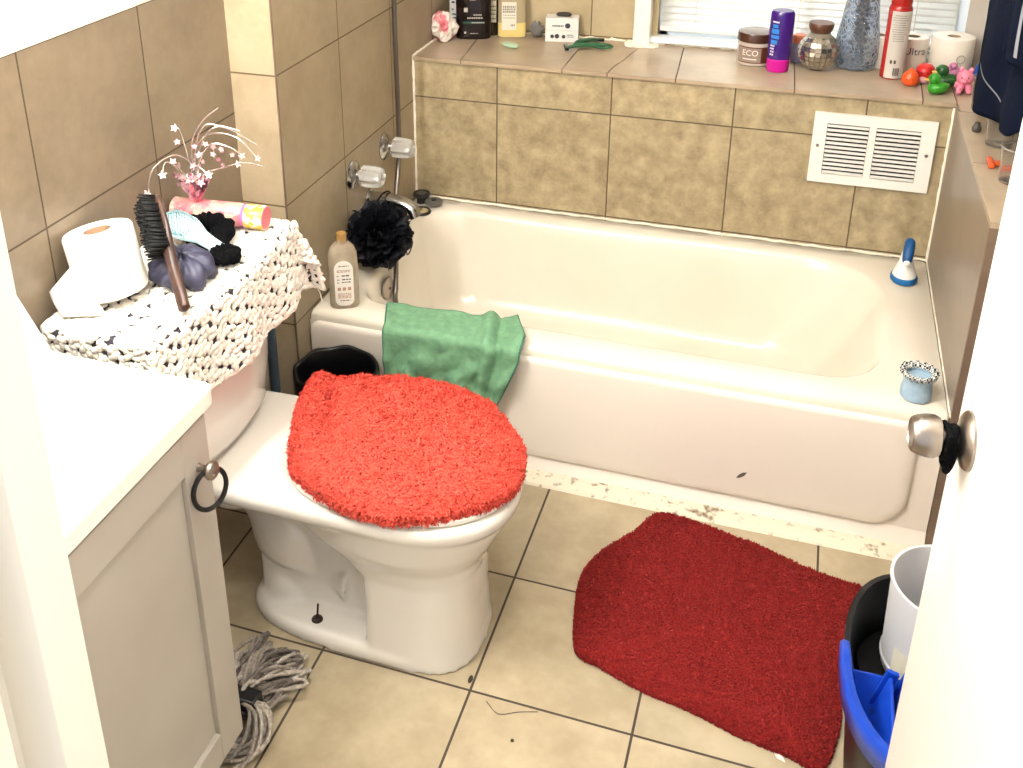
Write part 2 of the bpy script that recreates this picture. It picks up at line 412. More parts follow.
# dirty white strip along the foot of the tub
mb = MB()
def strip(u, v):
    x = .0+u*1.50; j = noise.noise(Vector((x*14, v*3, 0)))*.002
    P4 = [(-.012, .009), (-.026, .0105), (-.044, .0095), (-.060, .006), (-.066, -.001)]; k = min(int(v*4), 3); t = v*4-k
    return (x, P4[k][0]+(P4[k+1][0]-P4[k][0])*t+j, P4[k][1]+(P4[k+1][1]-P4[k][1])*t+j*.5)
mb.grid(90, 9, strip)
struct(mb, 'baseboard_tub', mat('dirty_strip', '#d6ccb6', .5, c2='#75624a', ns=46, lo=.56, hi=.72, bump=.4, bs=60))
# front wall with doorway, jambs
JX, HX = .64, 1.415
mb = MB(); mb.box(-.6, JX-.046, YF-.11, YF, 0, TOPZ); mb.box(HX+.02, 2.2, YF-.11, YF, 0, TOPZ); mb.box(JX-.02, HX+.02, YF-.11, YF, 2.06, TOPZ)
struct(mb, 'wall_front', M_['white_paint'], smooth=False)
mb = MB(); prof = [(-.5, 0), (YF+.006-YF, 0)]
# left jamb: moulded profile with a rounded groove, seen close up
pr = [(JX-.045, YF+.012), (JX-.006, YF+.016), (JX, YF+.010), (JX+.001, YF-.035), (JX-.005, YF-.041), (JX-.030, YF-.046), (JX-.036, YF-.055), (JX-.030, YF-.064), (JX-.005, YF-.074), (JX+.0, YF-.085), (JX, YF-.118), (JX-.045, YF-.118)]
mb.rings([[(x, y, z) for x, y in pr] for z in (0, 2.05)]); struct(mb, 'trim_8', M_['trim_paint'])
mb = MB().box(HX, HX+.022, YF-.116, YF+.012, 0, 2.05); mb.box(JX-.02, HX+.02, YF-.116, YF+.012, 2.03, 2.06); struct(mb, 'trim_9', M_['trim_paint'], bevel=.003)

# ---------------------------------------------------------------- wall vent
ven = thing('wall_vent', 'white metal louvred vent grille on the tiled face below the ledge', 'vent', (1.331, W, .658))
wm_ = mat('vent_enamel', '#e9e5dd', .35)
VX0, VX1, VZ0, VZ1 = 1.177, 1.487, .558, .760
ops = [(1.212, 1.320), (1.338, 1.450)]; oz0, oz1 = .584, .731
mb = MB(); y0_, y1_ = W-.011, W-.0005
mb.box(VX0, VX1, y0_, y1_, VZ0, oz0).box(VX0, VX1, y0_, y1_, oz1, VZ1)
for a, b in ((VX0, ops[0][0]), (ops[0][1], ops[1][0]), (ops[1][1], VX1)): mb.box(a, b, y0_, y1_, oz0, oz1)
mb.build('face_plate', wm_, ven, smooth=False)
for a, b in ops:
    MB().box(a, b, W-.0012, W-.0006, oz0, oz1).build('duct_shade_sheet', M_['black_rubber'], ven, smooth=False)  # black sheet paints in the dark of the duct behind the louvres
    mb = MB(); nl = 12
    for i in range(nl):
        z = oz0+(oz1-oz0)*(i+.5)/nl; h2 = (oz1-oz0)/nl*.17
        mb.add([(a+.001, W-.014, z-h2), (b-.001, W-.014, z-h2), (b-.001, W-.004, z+h2*.9), (a+.001, W-.004, z+h2*.9), (a+.001, W-.013, z-h2-.0012), (b-.001, W-.013, z-h2-.0012), (b-.001, W-.003, z+h2*.9-.0012), (a+.001, W-.003, z+h2*.9-.0012)],
               [(0, 1, 2, 3), (7, 6, 5, 4), (0, 4, 5, 1), (2, 6, 7, 3), (0, 3, 7, 4), (1, 5, 6, 2)])
    mb.build('louvre_bank', wm_, ven, smooth=False)
for x in (1.193, 1.470):
    mb = MB(); mb.M = frame((x, W-.011, .665), (0, -1, 0)); mb.lathe([(0, 0), (.0048, 0), (.0040, .0018), (0, .0022)], n=14); mb.build('screw', M_['nickel'], ven)

# ---------------------------------------------------------------- door (open, seen almost edge on)
dth = R(4.3); dl = Vector((1.3565, -.945, 0)); dd = Vector((math.sin(dth), -math.cos(dth), 0)); dn = Vector((math.cos(dth), math.sin(dth), 0))
DM = Matrix((dd, dn, Vector((0, 0, 1)))).transposed().to_4x4(); DM.translation = dl   # x along the leaf, y into the leaf
mb = MB(); mb.M = DM; mb.box(0, .66, 0, .035, .012, 2.02)
door = mb.build('door_1', M_['door_paint'], bevel=.003); door['kind'] = 'structure'
# brushed knob and rose
kc = (.060, 0, .968)
KM = DM @ Matrix.Translation(kc) @ Matrix.Rotation(R(90), 4, 'X')   # local z points out of the door face
mb = MB(); mb.M = KM; mb.lathe([(.0, 0), (.034, .0), (.034, .003), (.031, .007), (.020, .011), (.013, .013), (.0115, .016), (.0105, .031), (.0, .032)], n=40, cap=False)
rose = mb.build('knob_rose', M_['nickel'], door)
mb = MB(); mb.M = KM; mb.lathe([(.0, .030), (.017, .030), (.0222, .032), (.0248, .038), (.0245, .046), (.0228, .054), (.0200, .0605), (.0180, .062), (.0170, .0605), (.0, .0595)], n=40, cap=False)
mb.build('door_knob', M_['nickel'], door)
def band(name, M, r, k, wob, rr, mt, label, grp, drop=0, zoff=0):
    pts = []
    for i in range(28):
        a = 2*PI*i/28; rad = r*(1+wob*math.sin(2*a+k))
        dn_ = drop*max(0, -math.sin(a))**1.5
        pts.append(M @ Vector((rad*math.cos(a), rad*math.sin(a)-dn_, zoff+.0015*math.sin(3*a+k))))
    o = MB().tube(pts, rr, 8, closed=True).build(name, mt); tag(o, label, 'hair tie', grp); return o
# KM local: x along leaf, y up(z world) ; sign check handled below
band('hair_tie', KM, .0150, 0, .06, .0034, M_['black_fabric'], 'black hair tie on the door knob neck, hanging longest and pinched to a narrow loop', 'hair ties on the door knob', .030, .017)
band('hair_tie', KM, .0150, 1, .06, .0034, M_['black_fabric'], 'black hair tie wound on the door knob neck nearest the round rose plate', 'hair ties on the door knob', .022, .021)
band('hair_tie', KM, .0165, 2, .05, .0036, M_['black_fabric'], 'black hair tie wound on the door knob neck right behind the knob', 'hair ties on the door knob', .010, .0255)

# ---------------------------------------------------------------- ceiling lamp, vanity lamp (out of frame)
vl = thing('vanity_light', 'white vanity light bar with three round bulbs on the wall above the counter', 'lamp', (L, -1.22, 1.98))
MB().box(L, L+.03, -1.55, -.89, 1.93, 2.03).build('back_plate', M_['chrome'], vl, bevel=.004)
for p in VAN:
    MB().lathe([(.012, 0), (.03, .004), (.03, .02), (.0, .02)], (p[0], p[1], 2.06), 20).build('socket', M_['chrome'], vl)
    MB().tube([(L+.02, p[1], 2.0), (L+.08, p[1], 2.085), (p[0], p[1], 2.08)], .008, 8).build('arm', M_['chrome'], vl)
cl = thing('ceiling_light', 'round ceiling light with open metal ring in the middle of the ceiling', 'lamp', (.85, -.75, TOPZ))
MB().lathe([(.0, -.02), (.11, -.02), (.115, -.0)], (.85, -.75, TOPZ), 32).build('canopy', M_['white_paint'], cl)

# ---------------------------------------------------------------- bathtub
ZT = .354
def rrect(x0, x1, y0, y1, r, n=64, z=0, rs=None):
    """rounded rectangle, n points, corner radii r or rs=(x1y1, x0y1, x0y0, x1y0)"""
    rs = rs or (r,)*4; cs = [(x1, y1, 0), (x0, y1, 90), (x0, y0, 180), (x1, y0, 270)]; k = n//4; out = []
    sg = [(-1, -1), (1, -1), (1, 1), (-1, 1)]
    for (cx, cy, a0), rr, (sx, sy) in zip(cs, rs, sg):
        for i in range(k):
            a = R(a0+90*i/(k-1)); out.append((cx+sx*rr+rr*math.cos(a), cy+sy*rr+rr*math.sin(a), z))
    return out
tub = thing('bathtub', 'white enamel alcove bathtub with panelled front below the tiled ledge', 'bathtub', (.76, .38, 0))
N = 96; mb = MB()
def S(x0, x1, y0, y1, rs, z): return rrect(x0, x1, y0, y1, 0, N, z, rs)
Y1 = W-.003; X1 = XR-.002
rings = [S(.002, X1, .001, Y1, (.004,)*4, 0.30), S(.002, X1, .000, Y1, (.004,)*4, ZT-.03),
         S(.002, X1, .000, Y1, (.01,)*4, ZT-.014), S(.005, X1, .004, Y1, (.012,)*4, ZT-.004), S(.012, X1-.004, .012, Y1-.003, (.014,)*4, ZT),
         S(.070, 1.405, .085, .715, (.20, .11, .10, .15), ZT), S(.077, 1.397, .092, .708, (.20, .11, .10, .15), ZT-.003),
         S(.085, 1.388, .099, .700, (.20, .11, .10, .15), ZT-.012), S(.091, 1.375, .104, .694, (.20, .11, .10, .15), ZT-.04),
         S(.120, 1.32, .115, .665, (.18, .11, .10, .15), .20), S(.135, 1.26, .13, .65, (.16, .11, .1, .14), .10),
         S(.16, 1.22, .155, .62, (.13, .10, .09, .12), .065), S(.22, 1.14, .21, .56, (.1, .08, .08, .1), .05)]
mb.rings(rings, False, True)
basin = mb.build('basin', M_['tub_enamel'], tub, auto=60)
# apron: flat border plus a raised panel with rounded lower corners
mb = MB()
mb.box(.002, X1, .0, .03, 0.0, ZT-.028)
mb.grid(2, 8, lambda u, v: (.002+u*(X1-.002), -.016*v**1.2-.0005, .046*(1-v)+.004*v), flip=True)
def panel(x0, x1, z0, z1, rc, d):
    p = [(x, z) for x, z, _ in rrect(x0, x1, z0, z1, 0, 64, 0, (.03, .03, rc, rc))]
    return [(x, -d, z) for x, z in p]
mb.rings([panel(.003, 1.470, .040, ZT-.026, .085, -.001), panel(.004, 1.466, .045, ZT-.028, .082, .007), panel(.007, 1.459, .053, ZT-.032, .076, .0105), panel(.012, 1.445, .07, ZT-.04, .065, .0115)], False, True)
mb.build('apron', mat('tub_apron_enamel', '#e4d9cd', .16, coat=.4), tub, auto=50)
ch = MB(); ch.M = frame((1.108, -.0118, .112), (0, -1, 0), (1, 0, .9))
ch.prism([(-.016, 0), (-.008, -.004), (.004, -.0045), (.015, 0), (.006, .0045), (-.007, .004)], 0, .0004)
ch.build('enamel_chip', mat('chipped_enamel', '#5f5650', .8), tub, smooth=False)
# overflow plate and drain
mb = MB(); mb.M = frame((.099, .278, .290), (1, 0, .1)); mb.lathe([(0, .001), (.030, .001), (.033, .004), (.030, .008), (.012, .010), (.0, .010)], n=32, sx=1.15, sy=.95, cap=False)
ov = mb.build('overflow_plate', M_['nickel'], tub)
mb = MB(); mb.M = frame((.110, .278, .291), (1, 0, .1)); mb.lathe([(0, 0), (.004, .0), (.004, .002), (0, .002)], n=12, cap=False)
mb.build('screw', mat('rust', '#4a2a1c', .7), tub)
mb = MB().lathe([(0, .051), (.032, .051), (.03, .055), (0, .054)], (.26, .39, 0), 28, cap=False); mb.build('drain', M_['chrome'], tub)

# ---------------------------------------------------------------- toilet
TYC = -.555
toi = thing('toilet', 'white porcelain toilet with exposed trapway beside the vanity cabinet', 'toilet', (.4, TYC, 0))
def dring(x0, x1, hw, z, e=2.3, eb=3, n=56, split=.5):
    """plan outline: rounded nose at x1, squarer back at x0"""
    out = []; xc = x1-min(hw*1.28, (x1-x0)*split*1.2)
    for i in range(n):
        a = 2*PI*i/n; c, s_ = math.cos(a), math.sin(a)
        ee = e if c > 0 else eb; ax = (x1-xc) if c > 0 else (xc-x0)
        out.append((xc+ax*math.copysign(abs(c)**(2/ee), c), TYC+hw*math.copysign(abs(s_)**(2/ee), s_), z))
    return out
mb = MB()
mb.rings([dring(.0, .700, .155, .338, 2.2, 7), dring(-.0, .712, .166, .345, 2.2, 7), dring(-.005, .718, .172, .356, 2.2, 8), dring(-.005, .718, .172, .372, 2.2, 8), dring(.0, .712, .166, .381, 2.2, 8)])
mb.rings([dring(.435, .655, .136, 0, 2.6, 12), dring(.435, .65, .131, .04, 2.6, 12), dring(.435, .645, .126, .12, 2.6, 12), dring(.430, .645, .124, .20, 2.5, 10), dring(.36, .655, .132, .235, 2.4, 3), dring(.29, .678, .152, .28, 2.3, 2.6), dring(.22, .698, .160, .32, 2.2, 2.6), dring(.18, .708, .167, .35, 2.2, 2.6)])
mb.rings([dring(.145, .65, .137, 0, 2.6, 3.2), dring(.145, .65, .137, .022, 2.6, 3.2), dring(.155, .64, .128, .034, 2.6, 3.2)])
mb.box(.17, .47, TYC-.055, TYC+.055, .0, .33)
tr = spline([(.07, TYC, .30), (.13, TYC, .275), (.185, TYC, .225), (.235, TYC, .165), (.30, TYC, .115), (.37, TYC, .10)], 16)
mb.tube(tr, [.070+.016*math.cos(i*.75) for i in range(16)], 20)
mb.ball((.10, TYC, .285), .085, 1, 1, .9, 24, 16)
mb.tube(spline([(.17, TYC, .22), (.20, TYC, .12), (.22, TYC, .02)], 10), [.045, .045, .044, .044, .045, .05, .056, .064, .072, .082], 20)
bowl = mb.build('bowl', M_['porcelain'], toi); bake(bowl, .0052, 7)
mb = MB(); mb.lathe([(.0, .0), (.012, .0), (.011, .003), (.004, .006), (0, .006)], (.318, TYC-.098, .034), 20, cap=False); mb.tube([(.318, TYC-.098, .036), (.320, TYC-.094, .072)], .0022, 8)
mb.build('floor_bolt', mat('rusty_bolt', '#2a1610', .6), toi)
# tank, bowed front
def tring(xb, xf, bow, y0, y1, z, r=.04, n=14):
    out = []; ym = (y0+y1)/2; hy = (y1-y0)/2
    for i in range(n*2):
        t = -1+2*i/(n*2-1); e = abs(t)**5
        out.append((xf+bow*(1-t*t)-.035*e, ym+hy*math.copysign(min(1, abs(t)*1.0), t), z))
    out += [(xb, y1-.004, z), (xb, y0+.004, z)]
    return out
mb = MB()
mb.rings([tring(-.085, .085, .022, -.715, -.415, .383), tring(-.09, .100, .028, -.745, -.398, .392), tring(-.095, .112, .03, -.765, -.382, .42), tring(-.1, .115, .028, -.775, -.366, .50), tring(-.1, .112, .024, -.785, -.345, .62), tring(-.105, .112, .02, -.795, -.325, .715)])
mb.build('tank', M_['porcelain'], toi, auto=50, bevel=.006, seg=3)
mb = MB(); mb.rings([tring(-.108, .118, .02, -.806, -.312, .715), tring(-.11, .124, .02, -.81, -.308, .722), tring(-.11, .124, .02, -.81, -.308, .738), tring(-.105, .116, .02, -.802, -.316, .745)])
mb.build('tank_lid', M_['porcelain'], toi, auto=50)
mb = MB(); mb.rings([dring(.265, .706, .160, .383, 2.1, 3), dring(.265, .706, .160, .396, 2.1, 3)]); mb.build('seat', mat('seat_plastic', '#e6e0d6', .25), toi, bevel=.004)
mb = MB(); mb.rings([dring(.265, .700, .150, .398, 2.1, 3), dring(.265, .700, .150, .408, 2.1, 3)]); mb.build('lid', mat('lid_plastic', '#e6e0d6', .25), toi, bevel=.004)

# ---------------------------------------------------------------- tufts
def tufts(mb, samples, length, width, lie=.6, seed=3, lenvar=.4, mats=1):
    q = random.Random(seed)
    for p, nrm in samples:
        nrm = nrm.normalized(); t = Vector((q.uniform(-1, 1), q.uniform(-1, 1), q.uniform(-1, 1))); t = (t-nrm*t.dot(nrm))
        if t.length < 1e-4: continue
        t.normalize(); b = nrm.cross(t); Ln = length*(1+q.uniform(-lenvar, lenvar)); wd = width*q.uniform(.7, 1.3)
        d1 = (nrm+t*lie*.6).normalized(); d2 = (nrm*.5+t*lie*1.6).normalized()
        m1 = p+d1*Ln*.55; tip = m1+d2*Ln*.5
        r0_ = [p-nrm*.002+(t*math.cos(a)+b*math.sin(a))*wd for a in (0, 2.1, 4.2)]
        r1_ = [m1+(t*math.cos(a)+b*math.sin(a))*wd*.85 for a in (0, 2.1, 4.2)]
        if mats > 1: mb.cur = q.choices(range(mats), [5, 3, 1][:mats])[0]
        mb.add(r0_+r1_+[tip], [(0, 1, 4, 3), (1, 2, 5, 4), (2, 0, 3, 5), (3, 4, 6), (4, 5, 6), (5, 3, 6)])
def poly_len(outl):
    return outl
# seat cover
CO = [(0.214, -0.38), (0.262, -0.344), (0.375, -0.303), (0.489, -0.298), (0.594, -0.343), (0.67, -0.421), (0.706, -0.49), (0.713, -0.591), (0.678, -0.664), (0.616, -0.718), (0.545, -0.755), (0.462, -0.763), (0.383, -0.743), (0.314, -0.707), (0.281, -0.671), (0.254, -0.598), (0.225, -0.519), (0.205, -0.439)]
RG = [(0.935, -0.079), (1.029, -0.084), (1.167, -0.119), (1.298, -0.165), (1.396, -0.188), (1.391, -0.278), (1.376, -0.395), (1.343, -0.48), (1.339, -0.56), (1.311, -0.66), (1.256, -0.651), (1.167, -0.635), (1.073, -0.608), (0.975, -0.59), (0.89, -0.56), (0.839, -0.54), (0.814, -0.44), (0.804, -0.337), (0.827, -0.254), (0.889, -0.158)]
def pile(name, outl, z0, dome, edge, mats, basem, ntuft, tl, tw, lie, label, cat, bumps, seed, base, lump=.004, tn='pile'):
    K = 120; pts = loop_spline([(x, y, 0) for x, y in outl], K); c = sum(pts, Vector())/K
    def surf(a, r):
        k = a*K; i = int(k) % K; t = k-int(k); e = pts[i].lerp(pts[(i+1) % K], t); p = c.lerp(e, r)
        h = z0+dome*(1-r**6)+lump*noise.noise(Vector((p.x*16, p.y*16, seed)))+lump*.6*noise.noise(Vector((p.x*45, p.y*45, seed)))
        for bx0, by0, bx1, by1, br, bh in bumps:
            A = Vector((bx0, by0, 0)); B = Vector((bx1, by1, 0)); q = Vector((p.x, p.y, 0)); t2 = max(0, min(1, (q-A).dot(B-A)/(B-A).length_squared))
            d = (q-A.lerp(B, t2)).length; h += bh*math.exp(-(d/br)**2)
        return Vector((p.x, p.y, h))
    o = thing(name, label, cat, base)
    mb = MB(); NR = 26; rs = []
    rs.append([Vector((surf(i/K, 1).x, surf(i/K, 1).y, z0-edge)) for i in range(K)])
    for j in range(NR): rs.append([surf(i/K, 1-j/(NR-.5)) for i in range(K)])
    mb.rings(rs, True, True); mb.build('backing', basem, o)
    q = random.Random(seed); sm = []
    ntop = int(ntuft*.86)
    for i in range(ntop):
        a = q.random(); r = math.sqrt(q.random()); p = surf(a, r); ex = surf(a, min(r+.02, 1)); 
        px = surf((a+.002) % 1, r); n1 = (ex-p).cross(px-p)
        if n1.z < 0: n1 = -n1
        if n1.length < 1e-9: n1 = Vector((0, 0, 1))
        n1.normalize(); e = surf(a, 1)-c; e.z = 0; e.normalize(); n1 = (n1+e*.8*r**8)
        sm.append((p, n1))
    for i in range(ntuft-ntop):
        a = q.random(); p = surf(a, 1); e = p-c; e.z = 0; e.normalize(); t = q.random()
        sm.append((Vector((p.x, p.y, z0-edge+t*(p.z-z0+edge))), e+Vector((0, 0, -.3+.5*t))))
    mb = MB(); tufts(mb, sm, tl, tw, lie, seed, .4, len(mats)); t = mb.build(tn, mats, o, smooth=False); t['kind'] = 'stuff'
    return o
rc = [mat('lit_red_pile', '#d24c3d', .9), mat('lit_red_pile_light', '#da5747', .9), mat('lit_red_pile_deep', '#bd392b', .9)]  # rug red brightened: stronger light on the cover is put into the colour
CO = [(x+(.004 if x < .27 and y < -.4 else 0), y+(.034*min(1, (-.45-y)/.25) if y < -.45 else 0)) for x, y in CO]
pile('seat_cover', CO, .414, .016, .018, rc, mat('lit_red_backing', '#c43d30', .95), 26000, .0105, .0021, 1.25,
     'shaggy red cover over the closed toilet lid, coloured brighter for the light on it', 'toilet lid cover',
     [(.228, -.395, .268, -.62, .024, .030), (.268, -.41, .305, -.56, .010, -.014)], 5, (.46, -.53, .39), .007)
rr_ = [mat('red_pile', '#821310', .95), mat('red_pile_light', '#8d1915', .95), mat('red_pile_deep', '#720d0a', .95)]
pile('bath_rug', RG, .008, .006, .007, rr_, mat('red_backing', '#761310', .95), 42000, .0062, .0018, 1.3,
     'deep red shaggy bath rug on the floor tiles in front of the bathtub', 'rug', [], 9, (1.1, -.35, 0), .0035)

# ---------------------------------------------------------------- crochet doily draped over the tank
doi = thing('crochet_cloth', 'white crocheted cloth flecked with black, draped over the toilet tank', 'cloth', (0, -.56, .745))
DZ = .750
def dsurf(s_, t, lift=0):
    """s across the tank from the wall to the front and down, t along the tank, far and near ends hanging"""
    ye, yn = -.300, -.818
    ty = max(-1, min(1, (t+.559)/.25)); xe = .126+.021*(1-ty*ty)
    xs = -.103+.02*min(1, max(0, (-.68-t)/.15)); x = xs+s_*(xe-xs+.17)/.422
    ox = max(x-xe, 0); oy = max(t-ye, 0); on_ = max(yn-t, 0); x = min(x, xe); y = max(min(t, ye), yn)
    rr = .010
    def fold(o): return (rr*math.sin(min(o/rr, PI/2)), rr*(1-math.cos(min(o/rr, PI/2)))+max(o-rr*PI/2, 0))
    hx, dx = fold(ox); hy, dy = fold(oy); hn, dn_ = fold(on_); z = DZ-max(dx, dy, dn_)-.18*min(dx, max(dy, dn_))
    c_ = min(1, min(ox, oy)/.05); c2_ = min(1, min(ox, on_)/.05)
    x += hx+.28*min(dy, .2)*c_+.02*dx+.010*min(1, dx/.17)*math.sin(t*30)+.006*min(1, dx/.17); y += hy+.26*dx*c_+.04*dy-hn-.03*dx*c2_
    z += .003*noise.noise(Vector((s_*20, t*20, 0)))
    return Vector((x, y, z))
SL_, T0, T1 = .422, -.885, -.205
mb = MB(); mb.grid(54, 76, lambda u, v: dsurf(SL_*u, T0+(T1-T0)*v))
mb.build('mesh_ground', mat('crochet_dark_yarn', '#3a3640', .95), doi, solid=.003)  # dark ground threads, seen through the gaps between the white puffs
mb = MB(); NS, NTt = 34, 54
for i in range(NS):
    for j in range(NTt):
        s_ = SL_*(i+.5)/NS; t = T0+(T1-T0)*(j+.5+.5*(i % 2))/NTt
        p = dsurf(s_, t); a = dsurf(s_+.003, t)-p; b = dsurf(s_, t+.003)-p; n1 = a.cross(b).normalized()
        if n1.dot(p-Vector((0, -.56, .5))) < 0: n1 = -n1
        flat = n1.z > .7; q = rnd.random()
        if flat and q < .07: continue
        if not flat and ((i+2*j) % 5 == 0): continue
        mb.M = frame(p+n1*.0022+Vector((rnd.uniform(-1, 1), rnd.uniform(-1, 1), rnd.uniform(-1, 1)))*.0016, n1, a)
        mb.M = mb.M @ Matrix.Rotation(rnd.uniform(0, 6), 4, 'Z')
        mb.ball((0, 0, 0), .0085*(1+rnd.uniform(-.18, .18)), 1.35, .85, .55, 8, 5, .2)
mb.M = Matrix.Identity(4)
edge = [dsurf(SL_, T0+(T1-T0)*i/60) for i in range(61)]+[dsurf(SL_*(1-i/40), T1) for i in range(1, 41)]
mb.tube([p+Vector((rnd.uniform(-.002, .002), 0, rnd.uniform(-.003, .003))) for p in edge], [.0045*rnd.uniform(.7, 1.3) for _ in edge], 7)
mb.build('white_yarn', mat('white_yarn', '#e9e3d8', .9, bump=.4, bs=300), doi, auto=0)
mb = MB().tube(spline([dsurf(SL_, T1-.03), dsurf(SL_, T1-.03)+Vector((.006, .004, -.018)), dsurf(SL_, T1-.03)+Vector((.012, .0, -.036))], 8), .0016, 5)
mb.build('loose_thread', mat('yarn_end', '#e0d8ca', .9), doi)

# ---------------------------------------------------------------- on the tank
ZD = DZ+.008
tp = thing('toilet_paper_roll', 'white toilet paper roll leaning on end on the crocheted cloth, loose sheet at its left', 'toilet paper', (-.0, -.70, ZD))
PW = mat('tissue_paper', '#efece6', .85, bump=.15, bs=80)
top = Vector((-.049, -.690, .886)); bot = Vector((-.026, -.696, .766)); ax = (top-bot).normalized(); h = .120
TM = frame(top-ax*h, ax, (1, 0, 0))
mb = MB(); mb.M = TM; mb.lathe([(.0255, 0), (.062, 0), (.0635, .003), (.0635, h-.004), (.061, h), (.0255, h), (.0255, 0)], n=48, cap=False)
mb.build('paper', PW, tp, auto=50)
mb = MB(); mb.M = TM; mb.lathe([(.0253, .001), (.0253, h-.0005), (.0235, h-.0005), (.0235, .001), (.0253, .001)], n=32, cap=False)
mb.lathe([(0, h-.02), (.0237, h-.02)], n=32, cap=False)
mb.build('core', mat('cardboard', '#a5856a', .9), tp)
mb = MB(); mb.M = TM
mb.grid(12, 6, lambda u, v: (-.0585*math.cos(u*.5)-.055*max(0, u-.15), -.056+u*.02+.010*math.sin(u*3)-.03*u, .003+v*(.100-.035*u*0)-.05*u*v*0-.0+.0))
# loose sheet: leaves the roll on its left and stands out to a pointed corner
mb = MB(); A = Vector((-.072, -.755, .862)); B = Vector((-.038, -.765, .770)); Cc = Vector((-.095, -.795, .838)); D = Vector((-.040, -.830, .775))
tl_, bl_, tr_, br_ = Vector((-.108, -.770, .790)), Vector((-.060, -.800, .762)), Vector((-.060, -.752, .845)), Vector((.012, -.770, .762))
mb.grid(8, 8, lambda u, v: (bl_.lerp(br_, u)).lerp(tl_.lerp(tr_, u), v)+Vector((0, -.004*math.sin(v*3), 0)))
mb.build('loose_sheet', PW, tp, solid=.0008)
# paddle brush
br = thing('hair_brush', 'dark wooden hair brush with black bristles leaning on the toilet paper roll', 'brush', (.06, -.66, ZD))
wood = mat('dark_wood', '#3b2721', .35, c2='#4a3229', ns=30)
hA = Vector((.012, -.590, .905)); hB = Vector((.140, -.722, .773)); dirv = (hA-hB).normalized(); Lb = (hA-hB).length
nb = Vector((-.62, -.78, .15)); nb = (nb-dirv*nb.dot(dirv)).normalized()   # bristle side
BM = Matrix((nb.cross(dirv)*-1, dirv, nb)).transposed().to_4x4()
if BM.to_3x3().determinant() < 0: BM = Matrix((nb.cross(dirv), dirv, nb)).transposed().to_4x4()
BM.translation = hB
outl = [(.0, .0125), (.02, .0155), (.05, .0125), (.085, .0100), (.11, .013), (.13, .021), (.16, .0255), (.20, .0255), (.23, .020), (Lb+.012, .006)]
mb = MB(); mb.M = BM; rs = []
for y, wv in [(-.006, .003)]+outl: rs.append([(wv*1.1*math.cos(2*PI*j/20), y, .0105*min(1, wv/.01)*math.sin(2*PI*j/20)+.0) for j in range(20)])
mb.rings(rs); mb.build('handle', wood, br)
mb = MB(); mb.M = BM; q = random.Random(4)
for iy in range(22):
    for ix in range(9):
        y = .122+iy*.0052; x = (ix-4)*.0054*(1 if y < .215 else .8)
        xx, yy = x+q.uniform(-.001, .001), y+q.uniform(-.001, .001); hh = .031+q.uniform(-.004, .003)
        mb.tube([(xx, yy, .004), (xx*1.2, yy+.002*math.sin(ix), .004+hh)], [.0028, .0017], 5)
t = mb.build('bristles', mat('black_bristle', '#09090a', .7), br, auto=0); t['kind'] = 'stuff'
mb = MB(); mb.M = BM; mb.lathe([(0, .0095), (.0022, .0095), (.0022, .0108), (0, .0108)], (0, .012, 0), 12); mb.lathe([(0, .0), (.0022, .0), (.0022, .0004), (0, .0004)], (0, .012, -.0108), 12)
mb.build('hanging_hole', M_['black_rubber'], br)
# blue folding brush
bb = thing('detangling_brush', 'pale blue plastic detangling brush lying on the black scrunchies', 'brush', (.03, -.49, .79))
a_, b_ = Vector((-.045, -.475, .812)), Vector((.112, -.520, .806)); dv = (b_-a_).normalized()
BM = frame(a_, Vector((.25, -.5, 1)), dv)
plb = mat('pale_blue_plastic', '#a9cdd3', .25, c2='#c4dfe2', ns=14); 
mb = MB(); mb.M = BM; Lb = (b_-a_).length
prof = [(-.012, .012), (.0, .023), (.02, .030), (.045, .031), (.065, .025), (.085, .017), (.11, .0145), (.14, .0155), (.158, .012), (.166, .004)]
rs = [[(x, wv*math.cos(2*PI*j/20), .0075*math.sin(2*PI*j/20)+.008*math.sin(PI*(x+.01)/.17)) for j in range(20)] for x, wv in prof]
mb.rings(rs); mb.build('handle', plb, bb)
mb = MB(); mb.M = BM
for iy in range(9):
    for ix in range(7):
        x = .0+iy*.0075; y = (ix-3)*.0072
        if abs(y) < .024: mb.tube([(x, y, .008), (x-.001, y, .021)], [.0016, .0009], 5)
t = mb.build('bristles', mat('grey_bristle', '#8fa9ab', .5), bb, auto=0); t['kind'] = 'stuff'
mb = MB(); mb.M = BM; pts = [(.028+.036*math.cos(a), .026*math.sin(a), .011) for a in [2*PI*i/30 for i in range(30)]]; mb.tube(pts, .0022, 6, closed=True)
mb.build('rim', mat('teal_rim', '#84aeb4', .3), bb)
# scrunchies
def scrunchie(loc, r, rr, n, mt, label, squash=.8, tilt=(0, 0, 1), seed=1, hole=.5):
    q = random.Random(seed); mb = MB(); mb.M = frame(loc, tilt); NU, NV = 64, 16; rs = []
    for i in range(NU):
        a = 2*PI*i/NU; rs.append([])
        for j in range(NV):
            b = 2*PI*j/NV; k = rr*(1+.10*math.sin(a*n+b*2)+.10*math.sin(a*(n*1.7//1)-b*3+1)+.42*noise.noise(Vector((math.cos(a)*2.6+seed, math.sin(a)*2.6, math.cos(b)*1.1)))+.25*abs(noise.noise(Vector((math.cos(a)*6, math.sin(a)*6+seed, math.sin(b)*2)))))
            R_ = r+k*math.cos(b); rs[-1].append((R_*math.cos(a), R_*math.sin(a), k*squash*math.sin(b)))
    mb.rings(rs, closed=True); o = mb.build('scrunchie', mt, auto=0); tag(o, label, 'scrunchie'); return o
scrunchie((.020, -.440, .778), .030, .021, 9, M_['black_fabric'], 'black scrunchie behind the pale blue brush, beside the pink can', .9, (.1, -.3, 1), 2)
